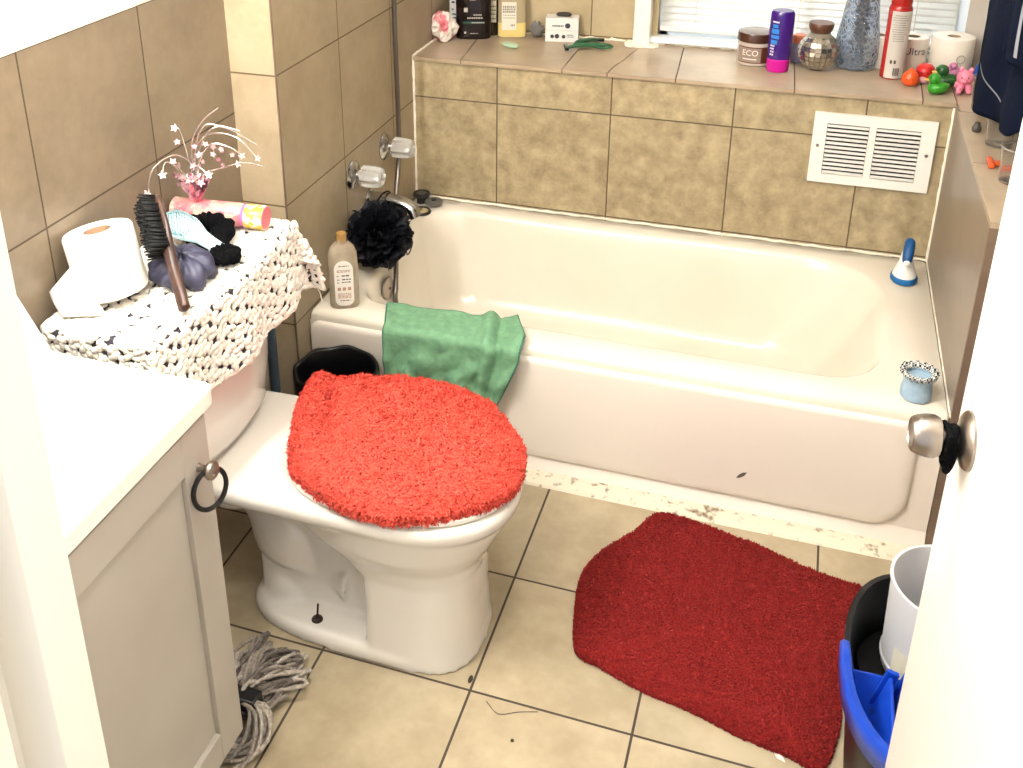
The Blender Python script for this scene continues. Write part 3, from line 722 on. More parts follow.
scrunchie((.100, -.515, .774), .018, .014, 8, M_['black_fabric'], 'small black scrunchie under the handle tip of the pale blue brush', .9, (0, 0, 1), 3)
scrunchie((.060, -.600, .783), .027, .033, 7, mat('slate_satin', '#434258', .45, c2='#38374c', ns=40), 'bunched slate purple satin scrunchie behind the dark hair brush handle', .85, (.1, -.1, 1), 4)
# pink spray can lying down
can = thing('body_spray_can', 'pink floral spray can lying on its side at the far end of the toilet tank', 'spray can', (.01, -.35, ZD))
CM = frame((-.104, -.372, ZD+.027), (1, .08, .0), (0, 0, 1)) @ Matrix.Diagonal((1.12, 1.12, 1.06, 1))
pk = NT('pink_floral'); nz = pk.ramp(pk.noise(28, 3), .35, .65); c_a = pk.mix(nz, lin('#d9a296'), lin('#b84462')); nz2 = pk.ramp(pk.noise(60, 2), .55, .62)
pk.l(pk.mix(nz2, c_a, lin('#dfc0a8')), pk.b.inputs['Base Color']); pk.b.inputs['Roughness'].default_value = .3
mb = MB(); mb.M = CM; mb.lathe([(0, 0), (.020, 0), (.0235, .003), (.0235, .145), (.021, .152), (.021, .156)], n=36); mb.build('can_body', pk.m, can)
mb = MB(); mb.M = CM; mb.lathe([(.0225, .154), (.0228, .156), (.0228, .160), (.0225, .160)], n=36); mb.build('lilac_ring', mat('lilac', '#c06bb4', .3), can)
yk = NT('yellow_floral_cap'); yk.l(yk.mix(yk.ramp(yk.noise(55, 2), .45, .55), lin('#f4e3cf'), lin('#eab63c')), yk.b.inputs['Base Color']); yk.b.inputs['Roughness'].default_value = .25
mb = MB(); mb.M = CM; mb.lathe([(0, .159), (.0228, .159), (.0228, .196), (.021, .199), (0, .199)], n=36); mb.build('cap', yk.m, can)
mb = MB(); mb.M = CM; mb.lathe([(0, .1985), (.0215, .1985), (.0205, .2005), (0, .2005)], n=36); mb.build('cap_end', mat('rose_end', '#c9616c', .4), can)
mb = MB(); mb.M = CM
q = random.Random(8)
for i in range(2):
    z = .095
    while z < .145:
        dz = q.uniform(.003, .007); a = R(-62+i*20)
        mb.grid(2, 4, lambda u, v: (.0241*math.cos(a+v*.16), .0241*math.sin(a+v*.16), z+u*dz)); z += dz+.0022
mb.build('print', mat('maroon_print', '#9c4a55', .5), can, smooth=False)
# star garland spray
st = thing('star_centerpiece', 'pink foil pick with curling silver wires and stars behind the pink spray can', 'decoration', (-.045, -.375, ZD))
foil = mat('pink_foil', '#b06a86', .18, .85, c2='#e2b3c0', ns=90); foil2 = mat('silver_pink_foil', '#e3c3c6', .2, .7)
sb = Vector((-.045, -.372, ZD))
mb = MB(); N0 = 18; rs = []
for r_, z in [(.022, 0), (.024, .02), (.010, .036), (.006, .048), (.014, .064), (.024, .085), (.027, .10), (.020, .098), (.006, .06)]:
    rs.append([(sb.x+r_*(1+.22*(-1)**j)*math.cos(2*PI*j/N0), sb.y+r_*(1+.22*(-1)**j)*math.sin(2*PI*j/N0), sb.z+z+.004*(-1)**j*(z > .06)) for j in range(N0)])
mb.rings(rs); mb.build('foil_cone', foil, st, smooth=False)
wm = mat('silver_wire', '#d5c9c4', .25, .8)
def star(mb, c, r, nrm, th=.0015):
    mb.M = frame(c, nrm); a0 = rnd.uniform(0, 6)
    mb.prism([((r if i % 2 == 0 else r*.42)*math.cos(a0+PI*i/5), (r if i % 2 == 0 else r*.42)*math.sin(a0+PI*i/5)) for i in range(10)], -th/2, th/2); mb.M = Matrix.Identity(4)
O = sb+Vector((0, 0, .07))
wires = [[(0, 0, 0), (.0, .0, .06), (-.02, -.03, .095), (-.045, -.075, .078), (-.055, -.09, .03)], [(0, 0, 0), (0, 0, .09), (.01, .0, .13), (.03, .02, .165), (.055, .03, .185)],
         [(0, 0, 0), (.0, .01, .09), (.03, .03, .125), (.085, .04, .12), (.125, .05, .075)], [(0, 0, 0), (.01, 0, .06), (.04, .01, .11), (.08, .02, .105), (.10, .03, .085)],
         [(0, 0, 0), (.02, .0, .045), (.06, .01, .06), (.11, .02, .075), (.155, .02, .072)], [(0, 0, 0), (-.01, .0, .08), (-.02, .0, .13), (-.025, -.01, .155), (-.02, -.02, .15)],
         [(0, 0, 0), (-.01, -.02, .05), (-.02, -.05, .085), (-.02, -.07, .09), (-.02, -.08, .07)], [(0, 0, 0), (.01, .0, .10), (.03, .01, .15), (.06, .02, .15), (.10, .03, .14)],
         [(0, 0, 0), (0, -.02, .05), (.03, -.03, .075), (.055, -.03, .06)], [(0, 0, 0), (.01, .02, .1), (.04, .03, .14), (.07, .05, .13), (.12, .06, .10)]]
ends = []
for wv in wires:
    P_ = spline([O+Vector(p) for p in wv], 22); w_ = MB().tube(P_, [.0015]*22, 5); w_.build('wire', wm, st); ends.append(P_[-1])
def sstar(c, r, nrm, mt): 
    mb = MB(); star(mb, c, r, nrm); mb.build('star', mt, st, smooth=False)
cn = Vector((.6, -.7, .5))
for e in (0, 2, 3, 5, 6, 8): sstar(ends[e], .0095, cn+Vector((rnd.uniform(-.4, .4), 0, rnd.uniform(-.3, .3))), foil2)
sstar(O+Vector((-.035, -.085, .003)), .013, cn, foil2); sstar(O+Vector((.095, .02, .07)), .010, cn, foil2)
for i in range(30):
    p = O+Vector((rnd.gauss(0, .018), rnd.gauss(-.005, .014), rnd.uniform(.0, .12))); sstar(p, rnd.uniform(.006, .010), cn+Vector((rnd.uniform(-.6, .6), rnd.uniform(-.4, .4), rnd.uniform(-.4, .4))), foil2 if i % 3 else foil)
for i in range(7):
    p = O+Vector((rnd.uniform(.04, .085), rnd.uniform(-.0, .03), rnd.uniform(.07, .12))); sstar(p, rnd.uniform(.006, .009), cn+Vector((rnd.uniform(-.6, .6), 0, 0)), foil2 if i % 3 else foil)

# ---------------------------------------------------------------- vanity
VX, VY = .330, -.965
van = thing('vanity_cabinet', 'pale grey vanity cabinet with recessed panel door below a white counter', 'cabinet', (.1, -1.28, 0))
MB().box(L+.002, VX-.019, YF+.005, VY, .085, .764).box(L+.002, .20, YF+.005, VY-.05, 0, .085).build('body', M_['cabinet'], van, smooth=False)
dr0, dr1, dz0, dz1 = YF+.03, VY-.006, .088, .757
py0, py1, pz0, pz1 = dr0+.065, dr1-.066, .150, .688
mb = MB()
mb.box(VX-.018, VX, dr0, py0, dz0, dz1).box(VX-.018, VX, py1, dr1, dz0, dz1).box(VX-.018, VX, py0, py1, dz0, pz0).box(VX-.018, VX, py0, py1, pz1, dz1).box(VX-.018, VX-.009, py0, py1, pz0, pz1)
vd = mb.build('door', M_['cabinet'], van, smooth=False, bevel=.0012)
mb = MB(); mb.M = frame((VX, -1.003, .680), (1, 0, 0)); mb.lathe([(.0, 0), (.007, 0), (.0055, .006), (.0065, .013), (.0135, .018), (.0155, .022), (.0145, .027), (.009, .031), (0, .032)], n=28, cap=False)
sub(mb, 'knob', M_['nickel'], vd, (.1, -1.28, 0))
cn_ = thing('vanity_counter', 'glossy white vanity countertop with backsplash above the grey cabinet', 'countertop', (.1, -1.28, .765))
mb = MB(); pts = rrect(L+.002, VX+.006, YF+.005, -.943, 0, 32, 0, (.018, .002, .002, .004))
mb.rings([[(x, y, z) for x, y, _ in pts] for z in (.7655, .795)]); mb.build('slab', M_['counter'], cn_, smooth=False, bevel=.005, seg=3)
MB().box(L+.002, L+.02, YF+.005, -.943, .7955, .87).build('backsplash', M_['counter'], cn_, smooth=False, bevel=.003)
# leaning panel near the wall
ln = thing('leaning_board', 'pale grey board leaning on the tiled wall at the far end of the vanity counter', 'board', (.02, -1.1, .795))
mb = MB(); mb.add([(.036, -1.35, .7955), (.044, -1.35, .7955), (.044, -.948, .7955), (.036, -.948, .7955), (-.088, -1.35, 1.02), (-.080, -1.35, 1.025), (-.080, -.948, 1.025), (-.088, -.948, 1.02)],
    [(0, 3, 2, 1), (4, 5, 6, 7), (0, 1, 5, 4), (2, 3, 7, 6), (1, 2, 6, 5), (3, 0, 4, 7)])
mb.build('panel', mat('grey_board', '#a9a8aa', .5), ln, smooth=False, bevel=.0015)
# hair tie hanging on the cabinet knob
pts = []
for i in range(40):
    a = 2*PI*i/40; pts.append((VX+.0195+.0125*math.sin(a), -1.008+.026*math.sin(a), .6480+.036*math.cos(a)))
o = MB().tube(pts, .0040, 8, closed=True).build('hair_tie', M_['black_rubber']); tag(o, 'black elastic hair tie hanging open from the vanity cabinet knob', 'hair tie')

# ---------------------------------------------------------------- mop head
mop = thing('mop', 'grey cotton string mop head on the floor between vanity and toilet', 'mop', (.26, -.86, 0))
q = random.Random(12); ym = [mat('mop_yarn', '#9c9186', .95, c2='#7c7268', ns=160, bump=.8, bs=420), mat('mop_yarn_dark', '#7c726a', .95, c2='#5c534c', ns=160, bump=.8, bs=420), mat('mop_yarn_light', '#b8aea2', .95, c2='#958a7e', ns=160, bump=.8, bs=420)]
mb = MB(); hub = Vector((.26, -.88, .045))
for i in range(85):
    mb.cur = q.choices((0, 1, 2), (5, 3, 3))[0]; a = R(q.uniform(35, 118)); Lm = q.uniform(.085, .155); z1 = q.uniform(.012, .055)
    s_ = hub+Vector((q.uniform(-.03, .02), q.uniform(-.02, .02), q.uniform(-.02, .015)))
    e = s_+Vector((math.cos(a)*Lm*.75, math.sin(a)*Lm, 0)); e.z = q.uniform(.008, .03); mid = s_.lerp(e, .55)+Vector((q.uniform(-.02, .02), q.uniform(-.015, .015), z1-.01)); mid.z = max(.02, mid.z)
    side = Vector((q.uniform(-.03, .03), q.uniform(-.02, .0), 0)); back = s_+side+Vector((q.uniform(-.02, .04), q.uniform(0, .03), 0)); back.z = q.uniform(.01, .04)
    P_ = spline([s_, mid, e, e+side*.6+Vector((0, -.01, .004)), back], 26)
    for p in P_: p.z = max(p.z, .0065)
    mb.tube(P_, [.0041*(1+.25*math.sin(k*2.3)) for k in range(26)], 7)
for i in range(13):
    mb.cur = q.choices((0, 1, 2), (4, 2, 4))[0]; dx = q.uniform(.045, .105); dy = -q.uniform(.05, .15)
    P_ = spline([hub+Vector((0, q.uniform(-.02, .01), .012)), hub+Vector((dx*.8, dy*.25, .012)), hub+Vector((dx, dy*.65, q.uniform(-.035, -.01))), hub+Vector((dx*.55, dy, -.036)), hub+Vector((-.03, dy*.9, -.036))], 26)
    for p in P_: p.z = max(p.z, .0065)
    mb.tube(P_, [.0041*(1+.25*math.sin(k*2.3)) for k in range(26)], 7)
t = mb.build('strings', ym, mop, auto=0); t['kind'] = 'stuff'
mb = MB(); mb.box(.225, .312, -.905, -.868, .022, .066); mb.build('clamp', M_['black_plastic'], mop, bevel=.006, seg=3)
mb = MB(); mb.lathe([(.0, 0), (.017, 0), (.019, .01), (.016, .03), (0, .03)], (.265, -.925, .03), 18); mb.build('handle_socket', M_['black_plastic'], mop)

# ---------------------------------------------------------------- waste bin between toilet and tub
wb = thing('waste_bin', 'small bin with black liner bag between toilet and bathtub', 'bin', (.135, -.135, 0))
MB().lathe([(0, 0), (.08, 0), (.102, .275), (.099, .275), (.078, .006), (0, .006)], (.135, -.135, 0), 40, cap=False).build('bin_body', mat('bin_plastic', '#3a3633', .5), wb)
mb = MB(); rs = []
for r_, z in [(.1035, .20), (.105, .24), (.106, .272), (.105, .286), (.100, .290), (.095, .283), (.088, .22), (.082, .12), (.07, .03), (.02, .02)]:
    rs.append([(.135+r_*(1+.014*math.sin(j*1.1+z*40)*(1 if z > .25 or r_ < .1 else .4))*math.cos(2*PI*j/48), -.135+r_*(1+.014*math.sin(j*1.1+z*40)*(1 if z > .25 or r_ < .1 else .2))*math.sin(2*PI*j/48)*1.0, z+.0025*math.sin(j*.9+r_*90)*(z > .27)) for j in range(48)])
mb.rings(rs, False, True); mb.build('liner', mat('black_bag', '#0b0b0d', .28), wb, auto=0)
pl_ = thing('toilet_plunger', 'slate blue plunger handle standing behind the toilet tank', 'plunger', (.045, -.275, 0))
MB().tube([(.045, -.275, .06), (.045, -.275, .52)], .012, 14).build('handle', mat('slate_plastic', '#3e4f5e', .4), pl_)
MB().lathe([(.0, .075), (.018, .075), (.03, .06), (.048, .04), (.05, 0), (.046, 0), (.044, .035), (.0, .055)], (.045, -.275, 0), 24, cap=False).build('cup', M_['black_rubber'], pl_)

# ---------------------------------------------------------------- mop bucket with wringer
bk = thing('mop_bucket', 'black oval mop bucket with bright blue wringer beside the open door', 'bucket', (1.448, -.66, 0))
def oval(cx, cy, a, b, z, n=56, e=2.4):
    return [(cx+a*math.copysign(abs(math.cos(t))**(2/e), math.cos(t)), cy+b*math.copysign(abs(math.sin(t))**(2/e), math.sin(t)), z) for t in [2*PI*i/n for i in range(n)]]
bx, by = 1.450, -.655
mb = MB(); mb.rings([oval(bx, by, .096, .178, 0), oval(bx, by, .104, .185, .02), oval(bx, by, .130, .215, .275), oval(bx, by, .136, .221, .278), oval(bx, by, .136, .221, .286), oval(bx, by, .127, .212, .286), oval(bx, by, .103, .182, .02)], True, True)
mb.build('tub', M_['black_plastic'], bk)
blu = mat('royal_blue_plastic', '#1745b8', .3)
mb = MB()
def half(a, b, z, n=28):
    pts = []
    for i in range(n):
        t = PI+PI*i/(n-1); pts.append((bx+a*math.copysign(abs(math.cos(t))**(2/2.4), math.cos(t)), by+.0+b*math.copysign(abs(math.sin(t))**(2/2.4), math.sin(t)), z))
    return pts
def wr(pa, fl=0):
    vs = []; n = 28
    for a, b, z in pa: vs += half(a, b, z)
    K = len(pa); fs = []
    for i in range(K-1):
        for j in range(n-1): fs.append((i*n+j, i*n+j+1, (i+1)*n+j+1, (i+1)*n+j))
    return vs, fs
vs, fs = wr([(.140, .226, .255), (.143, .229, .300), (.139, .225, .306), (.131, .217, .303), (.120, .200, .255), (.098, .150, .185), (.07, .12, .16)])
mb.add(vs, fs)
wring = mb.build('wringer', blu, bk, solid=.004, auto=50)
mb = MB()
def slab(P, Q, th=.004):
    n_ = (Vector(P[1])-Vector(P[0])).cross(Vector(Q[0])-Vector(P[0])).normalized()*th
    a, b, c, d = Vector(P[0]), Vector(P[1]), Vector(Q[1]), Vector(Q[0])
    mb.add([a, b, c, d, a+n_, b+n_, c+n_, d+n_], [(3, 2, 1, 0), (4, 5, 6, 7), (0, 1, 5, 4), (1, 2, 6, 5), (2, 3, 7, 6), (3, 0, 4, 7)])
slab(((bx-.129, by-.015, .262), (bx+.129, by-.015, .262)), ((bx-.075, by-.075, .15), (bx+.075, by-.075, .15)))
slab(((bx-.075, by-.075, .15), (bx+.075, by-.075, .15)), ((bx-.06, by-.15, .16), (bx+.06, by-.15, .16)))
mb.build('wringer_wall', blu, bk, smooth=False, bevel=.002)
mb = MB()
for dx, tt in ((-.088, -.012), (-.062, .004), (-.030, .012), (.01, .012)):
    mb.M = Matrix.Translation((bx+dx, by-.085, .185)) @ Matrix.Rotation(R(14), 4, 'Y'); mb.box(-.003, .003, -.075, .055, 0, .115+tt); mb.box(-.010, .010, .047, .055, 0, .125+tt)
mb.build('wringer_fin', blu, bk, smooth=False, bevel=.0015)
mb = MB()
for x, y in ((-.085, -.05), (-.082, -.075), (-.078, -.10), (-.10, -.03)):
    mb.M = frame((bx+x, by+y, .215+.0), (.8, .25, .6)); mb.lathe([(0, .0), (.006, 0), (.006, .001), (0, .001)], (0, 0, 0), 12)
mb.build('drain_hole', M_['black_rubber'], bk)
# frosted pail standing in the bucket
MB().rings([oval(1.45, -.545, .10, .088, .166, 40), oval(1.45, -.545, .10, .088, .173, 40)]).build('inner_shelf', M_['black_plastic'], bk)
pt = thing('frosted_pail', 'frosted white plastic tub standing inside the black bucket', 'container', (1.482, -.49, .29))
fro = NT('frosted_plastic'); fro.b.inputs['Base Color'].default_value = (.82, .82, .84, 1); fro.b.inputs['Roughness'].default_value = .4; tr_n = fro.n('ShaderNodeBsdfTranslucent'); tr_n.inputs[0].default_value = (.8, .8, .83, 1); mx_n = fro.n('ShaderNodeMixShader'); mx_n.inputs[0].default_value = .35; fro.l(fro.b.outputs[0], mx_n.inputs[1]); fro.l(tr_n.outputs[0], mx_n.inputs[2]); fro.l(mx_n.outputs[0], fro.t.nodes['Material Output'].inputs[0]); fro.b.inputs['Alpha'].default_value = 1
px, py, pz = 1.476, -.537, .016
MB().lathe([(0, .158), (.084, .158), (.088, .163), (.094, .343), (.097, .346), (.097, .352), (.092, .352), (.091, .345), (.085, .167), (0, .163)], (px, py, pz), 44, cap=False).build('pail_body', fro.m, pt)
MB().lathe([(.089, .173), (.0915, .176), (.0915, .181), (.0885, .184), (.089, .173)], (px, py, pz), 44, cap=False).build('foot_ring', fro.m, pt)
mb = MB(); mb.arc((px, py, 0), .0915, 215, 245, .195, .255, 8, .0015); mb.build('label', mat('old_label', '#e2dcc8', .8), pt)

# ---------------------------------------------------------------- faucet wall fittings
def tap(y, z, label):
    o = thing('shower_tap', label, 'tap', (.0, y, z), 'clear knob shower taps')
    mb = MB(); mb.M = frame((.001, y, z), (1, 0, 0)); mb.lathe([(0, 0), (.041, 0), (.041, .003), (.033, .009), (.016, .013), (.012, .016), (.010, .032), (.0, .032)], n=40, cap=False); mb.build('escutcheon', M_['chrome'], o)
    mb = MB(); N_ = 40; rs = []
    for r_, zz in [(.012, .026), (.024, .028), (.029, .034), (.030, .052), (.029, .072), (.026, .086), (.018, .091), (.006, .089)]:
        rs.append([(r_*(1+.07*math.cos(8*2*PI*j/N_))*math.cos(2*PI*j/N_), r_*(1+.07*math.cos(8*2*PI*j/N_))*math.sin(2*PI*j/N_), zz) for j in range(N_)])
    mb.M = frame((.001, y, z), (1, 0, 0)); mb.rings(rs); mb.build('acrylic_knob', M_['crystal'], o)
    mb = MB(); mb.M = frame((.001, y, z), (1, 0, 0)); mb.lathe([(.006, .032), (.006, .066), (.009, .070), (.0, .070)], n=16); mb.build('stem', M_['chrome'], o)
tap(.303, .612, 'clear fluted tap knob on chrome plate, nearer the camera, left of the shower hose')
tap(.531, .612, 'clear fluted tap knob on chrome plate, farther from the camera, where the shower hose passes')
sp_ = thing('tub_spout', 'chrome bathtub spout on the tiled wall above the black bath puff', 'spout', (.0, .395, .50))
mb = MB(); pth = spline([(.002, .405, .500), (.05, .403, .505), (.10, .400, .501), (.135, .397, .488), (.146, .396, .466)], 18)
rs = []
for i, p in enumerate(pth):
    t = (pth[min(i+1, 17)]-pth[max(i-1, 0)]).normalized(); sx = .020+.004*(i/17); sz = .019-.003*(i/17); up_ = Vector((0, 1, 0)); b = t.cross(up_)
    rs.append([p+up_*math.cos(2*PI*j/24)*sx+b*math.sin(2*PI*j/24)*sz for j in range(24)])
mb.rings(rs); mb.build('spout_body', M_['chrome'], sp_)
mb = MB(); mb.M = frame((.001, .405, .500), (1, 0, 0)); mb.lathe([(0, 0), (.027, 0), (.026, .006), (.0, .006)], n=30, cap=False); mb.build('wall_flange', M_['chrome'], sp_)
# hose
hp = spline([(0.03, 0.6, 2.0), (0.03, 0.585, 1.3), (0.03, 0.572, 1.02), (0.03, 0.576, 0.687), (0.03, 0.574, 0.60), (0.032, 0.556, 0.53), (0.045, 0.5, 0.459), (0.07, 0.431, 0.38), (0.098, 0.357, 0.333), (0.112, 0.317, 0.281), (0.118, 0.298, 0.235), (0.135, 0.318, 0.1), (0.17, 0.348, 0.078), (0.24, 0.368, 0.071)], 150)
mb = MB().tube(hp, [.0072+.0007*(i % 2) for i in range(150)], 10)
o = mb.build('shower_hose', M_['steel_hose'], auto=0); tag(o, 'long grey metal shower hose hanging down beside the taps into the tub', 'hose')
# bath puff
pf = thing('bath_puff', 'black netted bath puff hanging below the chrome tub spout', 'bath puff', (.10, .33, .43))
mb = MB(); q = random.Random(31); pc = Vector((.086, .268, .456))
for i in range(60):
    d = Vector((q.gauss(0, 1), q.gauss(0, 1), q.gauss(0, 1))).normalized(); a = d.orthogonal().normalized(); b = d.cross(a); ph = q.uniform(0, 6); wv = q.uniform(.028, .046)
    def f(u, v, d=d, a=a, b=b, ph=ph, wv=wv):
        th = u*2*PI; r_ = .012+v*wv; hh = .026+v*.045
        hh += .010*v*math.sin(5*th+ph); return pc+(a*math.cos(th)+b*math.sin(th))*r_*(1+.18*math.sin(7*th+ph)*v)+d*hh*.98
    mb.grid(34, 5, f)
for k in range(len(mb.v)):
    if mb.v[k].x < .012: mb.v[k].x = .012+(.012-mb.v[k].x)*.05
mb.ball(pc, .040, 1, 1, 1, 16, 12, .08)
mb.build('netting', mat('black_net', '#07080f', .55), pf, auto=0)
mb = MB().tube(spline([(.05, .30, .48), (.05, .36, .52), (.06, .40, .53), (.06, .43, .50), (.06, .38, .47), (.06, .30, .46)], 24), .0022, 6); mb.build('cord', M_['black_fabric'], pf)
mb = MB(); pts = [(.145+.003*math.sin(a), .345+.030*math.cos(a)*.7, .395+.024*math.sin(a)) for a in [2*PI*i/24 for i in range(24)]]; mb.tube(pts, .0022, 6, closed=True); mb.build('net_loop', mat('grey_net', '#55504e', .7), pf)
# bottle on the tub corner
def bottle_prof(mb, c, w, d, prof, n=36, e=2.6, ang=0):
    rs = []; ca, sa = math.cos(R(ang)), math.sin(R(ang))
    for k, z in prof:
        r_ = []
        for i in range(n):
            t = 2*PI*i/n; x = w*k*math.copysign(abs(math.cos(t))**(2/e), math.cos(t)); y = d*(k if k > .5 else k*w/d*1.0)*math.copysign(abs(math.sin(t))**(2/e), math.sin(t))
            r_.append((c[0]+x*ca-y*sa, c[1]+x*sa+y*ca, c[2]+z))
        rs.append(r_)
    return mb.rings(rs)
fb = thing('shampoo_bottle', 'clear bottle with amber cap and white label on the tub corner beside the black puff', 'bottle', (.079, .052, ZT))
ba = 27
mb = MB(); bottle_prof(mb, (.079, .052, ZT+.001), .038, .024, [(.90, 0), (.98, .003), (1, .01), (1, .135), (.96, .152), (.80, .168), (.55, .178), (.36, .182), (.34, .19)], ang=ba)
cb = mat('hazy_clear_plastic', '#c4b49c', .2, trans=.3, ior=1.3, c2='#ab9a84', ns=25); mb.build('bottle_body', cb, fb)
mb = MB().lathe([(0, .186), (.0135, .186), (.0135, .204), (.0125, .207), (0, .207)], (.079, .052, ZT), 24); mb.build('cap', mat('amber_cap', '#9a7440', .35), fb)
ca, sa = math.cos(R(ba)), math.sin(R(ba)); LM = Matrix((Vector((ca, sa, 0)), Vector((0, 0, 1)), Vector((sa, -ca, 0)))).transposed().to_4x4(); LM.translation = Vector((.079, .052, ZT))+Vector((sa, -ca, 0))*.0248
mb = MB(); mb.M = LM; mb.prism([(x, y) for x, y, _ in rrect(-.024, .024, .012, .140, 0, 40, 0, (.024, .024, .018, .018))], 0, .0006); lb = mb.build('label', mat('white_label', '#e4ddd2', .6), fb, smooth=False)
mb = MB(); mb.M = LM; q = random.Random(2)
def rows(mb, x0, x1, ys, hgt, z=.001, q=q, lo=.003, hi=.009):
    for y in ys:
        x = x0
        while x < x1:
            d = q.uniform(lo, hi); mb.box(x, min(x+d, x1), y, y+hgt, z-.0005, z); x += d+.0016
rows(mb, -.013, .014, (.124,), .0022); mb.cur = 1; rows(mb, -.017, .017, (.108, .112), .0024); mb.cur = 0
rows(mb, -.005, .014, (.096,), .0036, lo=.005); rows(mb, -.005, .018, (.086, .078), .0030)
rows(mb, -.018, -.011, (.096, .086, .078), .002); mb.cur = 1
for x in (-.013, 0, .013): mb.box(x-.0042, x+.0042, .056, .065, .0005, .001)
rows(mb, -.017, .017, (.046, .042, .038, .034), .0022); mb.cur = 0; rows(mb, -.012, .014, (.026,), .0022)
mb.build('label_print', [mat('grey_print', '#4a4540', .6), mat('tan_print', '#b58a76', .6)], fb, smooth=False)
# drain stoppers in the back left corner
def stopper(x, y, kind, label):
    o = thing('drain_stopper', label, 'drain stopper', (x, y, ZT))
    if kind == 0:
        MB().lathe([(0, .0), (.016, 0), (.016, .018), (.025, .022), (.028, .027), (.026, .033), (.018, .034), (.016, .031), (0, .031)], (x, y, ZT+.001), 30, cap=False).build('plug', mat('dark_rubber', '#23211f', .5), o)
        MB().lathe([(0, .031), (.017, .031), (.015, .0335), (0, .034)], (x, y, ZT+.001), 24, cap=False).build('top_disc', mat('grey_disc', '#4e4b47', .4), o)
    elif kind == 1:
        MB().lathe([(0, 0), (.026, 0), (.029, .004), (.028, .010), (.020, .012), (0, .012)], (x, y, ZT+.008), 30, cap=False).build('plug', mat('grey_rubber', '#5b5752', .5), o)
        MB().lathe([(0, .012), (.009, .012), (.009, .016), (0, .016)], (x, y, ZT+.008), 20, cap=False).build('grip', mat('dark_grip', '#2c2927', .5), o)
    else:
        MB().lathe([(.023, 0), (.031, 0), (.032, .004), (.029, .008), (.024, .007), (.023, 0)], (x, y, ZT+.001), 34, cap=False).build('rubber_rim', mat('black_ring', '#26221e', .5), o)
        MB().lathe([(0, .0), (.0235, .0), (.0235, .005), (0, .007)], (x, y, ZT+.001), 30, cap=False).build('centre', mat('cream_centre', '#b7a47c', .5), o)
        MB().lathe([(0, .005), (.005, .005), (.006, .014), (.0, .016)], (x, y, ZT+.001), 14, cap=False).build('grip', M_['chrome'], o)
stopper(.038, .728, 0, 'tall black drain stopper in the far left corner of the tub rim')
stopper(.083, .715, 1, 'flat grey drain stopper with dark centre on the tub rim, rightmost of the three')
stopper(.062, .655, 2, 'cream drain stopper with black rim, nearest the tub spout')

# ---------------------------------------------------------------- green towel over the tub rim
gt = thing('green_cloth', 'mint green microfibre cloth draped over the front rim of the bathtub', 'towel', (.38, 0, ZT))
def gsurf(u, v):
    s_ = v*(.10+.165); rim = .10
    if s_ < rim: y, z = .083-s_+.0*u, ZT+.004
    else:
        o_ = s_-rim; rr = .014; a = min(o_/rr, PI/2); y = -.017-rr*math.sin(a)+.006; z = ZT+.004-rr*(1-math.cos(a))-max(0, o_-rr*PI/2)
    hang = max(0, (s_-rim)/.165)
    x = .184+.390*u+.036*min(1, s_/rim)*(1-u)-.075*u*max(0, hang-.15)**1.2
    x -= .045*max(0, (u-.55)/.45)**3*max(0, 1-s_/.08)
    y += .018*u*(1-min(1, s_/rim))
    z += -.012*hang*u
    amp = .004+.0085*hang
    wv = math.sin(u*19+v*3)*.55+noise.noise(Vector((u*7, v*5, 2)))*1.3+.5*noise.noise(Vector((u*18, v*11, 7)))
    ridge = math.exp(-((u-.72-.10*v)/.045)**2)-.6*math.exp(-((u-.80-.09*v)/.03)**2)
    bulge = math.exp(-((u-.97)/.12)**2)*.9
    dlt = amp*wv+.014*ridge+.016*bulge+.004
    if s_ < rim: z += max(0, dlt); 
    else: y -= max(-.002, dlt)*1.0+.0035; z += max(0, dlt)*.5*(1-hang)
    return Vector((x, y, z))
mb = MB(); mb.grid(90, 60, gsurf); mb.build('cloth', mat('mint_microfibre', '#679170', .9, c2='#75a07b', ns=60, lo=.4, hi=.7, bump=.5, bs=350), gt, solid=.0035, auto=0)
ed = [gsurf(i/60, 0) for i in range(61)]+[gsurf(1, i/40) for i in range(1, 41)]+[gsurf(1-i/60, 1) for i in range(1, 61)]+[gsurf(0, 1-i/40) for i in range(1, 40)]
MB().tube(ed, .0024, 6, closed=True).build('hem', mat('teal_hem', '#2f6a58', .9), gt)

# ---------------------------------------------------------------- tub deck items at right
sx, sy = 1.452, .632
sc_ = thing('scrub_brush', 'white and blue handled scrub brush standing on the far right tub corner', 'brush', (sx, sy, ZT))
mb = MB(); rs = []
for k, z in [(.90, 0), (1, .004), (1, .014), (.93, .018)]: rs.append(oval(sx, sy, .034*k, .040*k, ZT+.002+z, 36, 2))
mb.rings(rs); mb.build('bristle_base', mat('teal_blue_bristle', '#0d5f9a', .6), sc_)
mb = MB(); rs = []
for k, z, dy in [(.90, .018, 0), (.86, .024, 0), (.66, .042, .002), (.50, .058, .004), (.46, .068, .006), (.40, .078, .008), (.2, .084, .008)]: rs.append(oval(sx, sy+dy, .034*k, .040*k, ZT+.002+z, 30, 2))
mb.rings(rs); mb.build('white_body', mat('white_abs', '#e9e6e0', .25), sc_)
mb = MB(); mb.tube(spline([(sx-.002, sy-.028, ZT+.066), (sx, sy-.012, ZT+.088), (sx+.002, sy+.006, ZT+.104), (sx+.004, sy+.024, ZT+.112)], 12), [.010, .012, .013, .0135, .014, .014, .014, .014, .0135, .013, .011, .006], 16)
mb.build('grip', mat('blue_grip', '#164f86', .4), sc_)
mb = MB(); mb.ball((sx-.002, sy-.034, ZT+.068), .009, 1, 1, .9, 16, 10); mb.build('button', mat('white_button', '#f0eeea', .3), sc_)
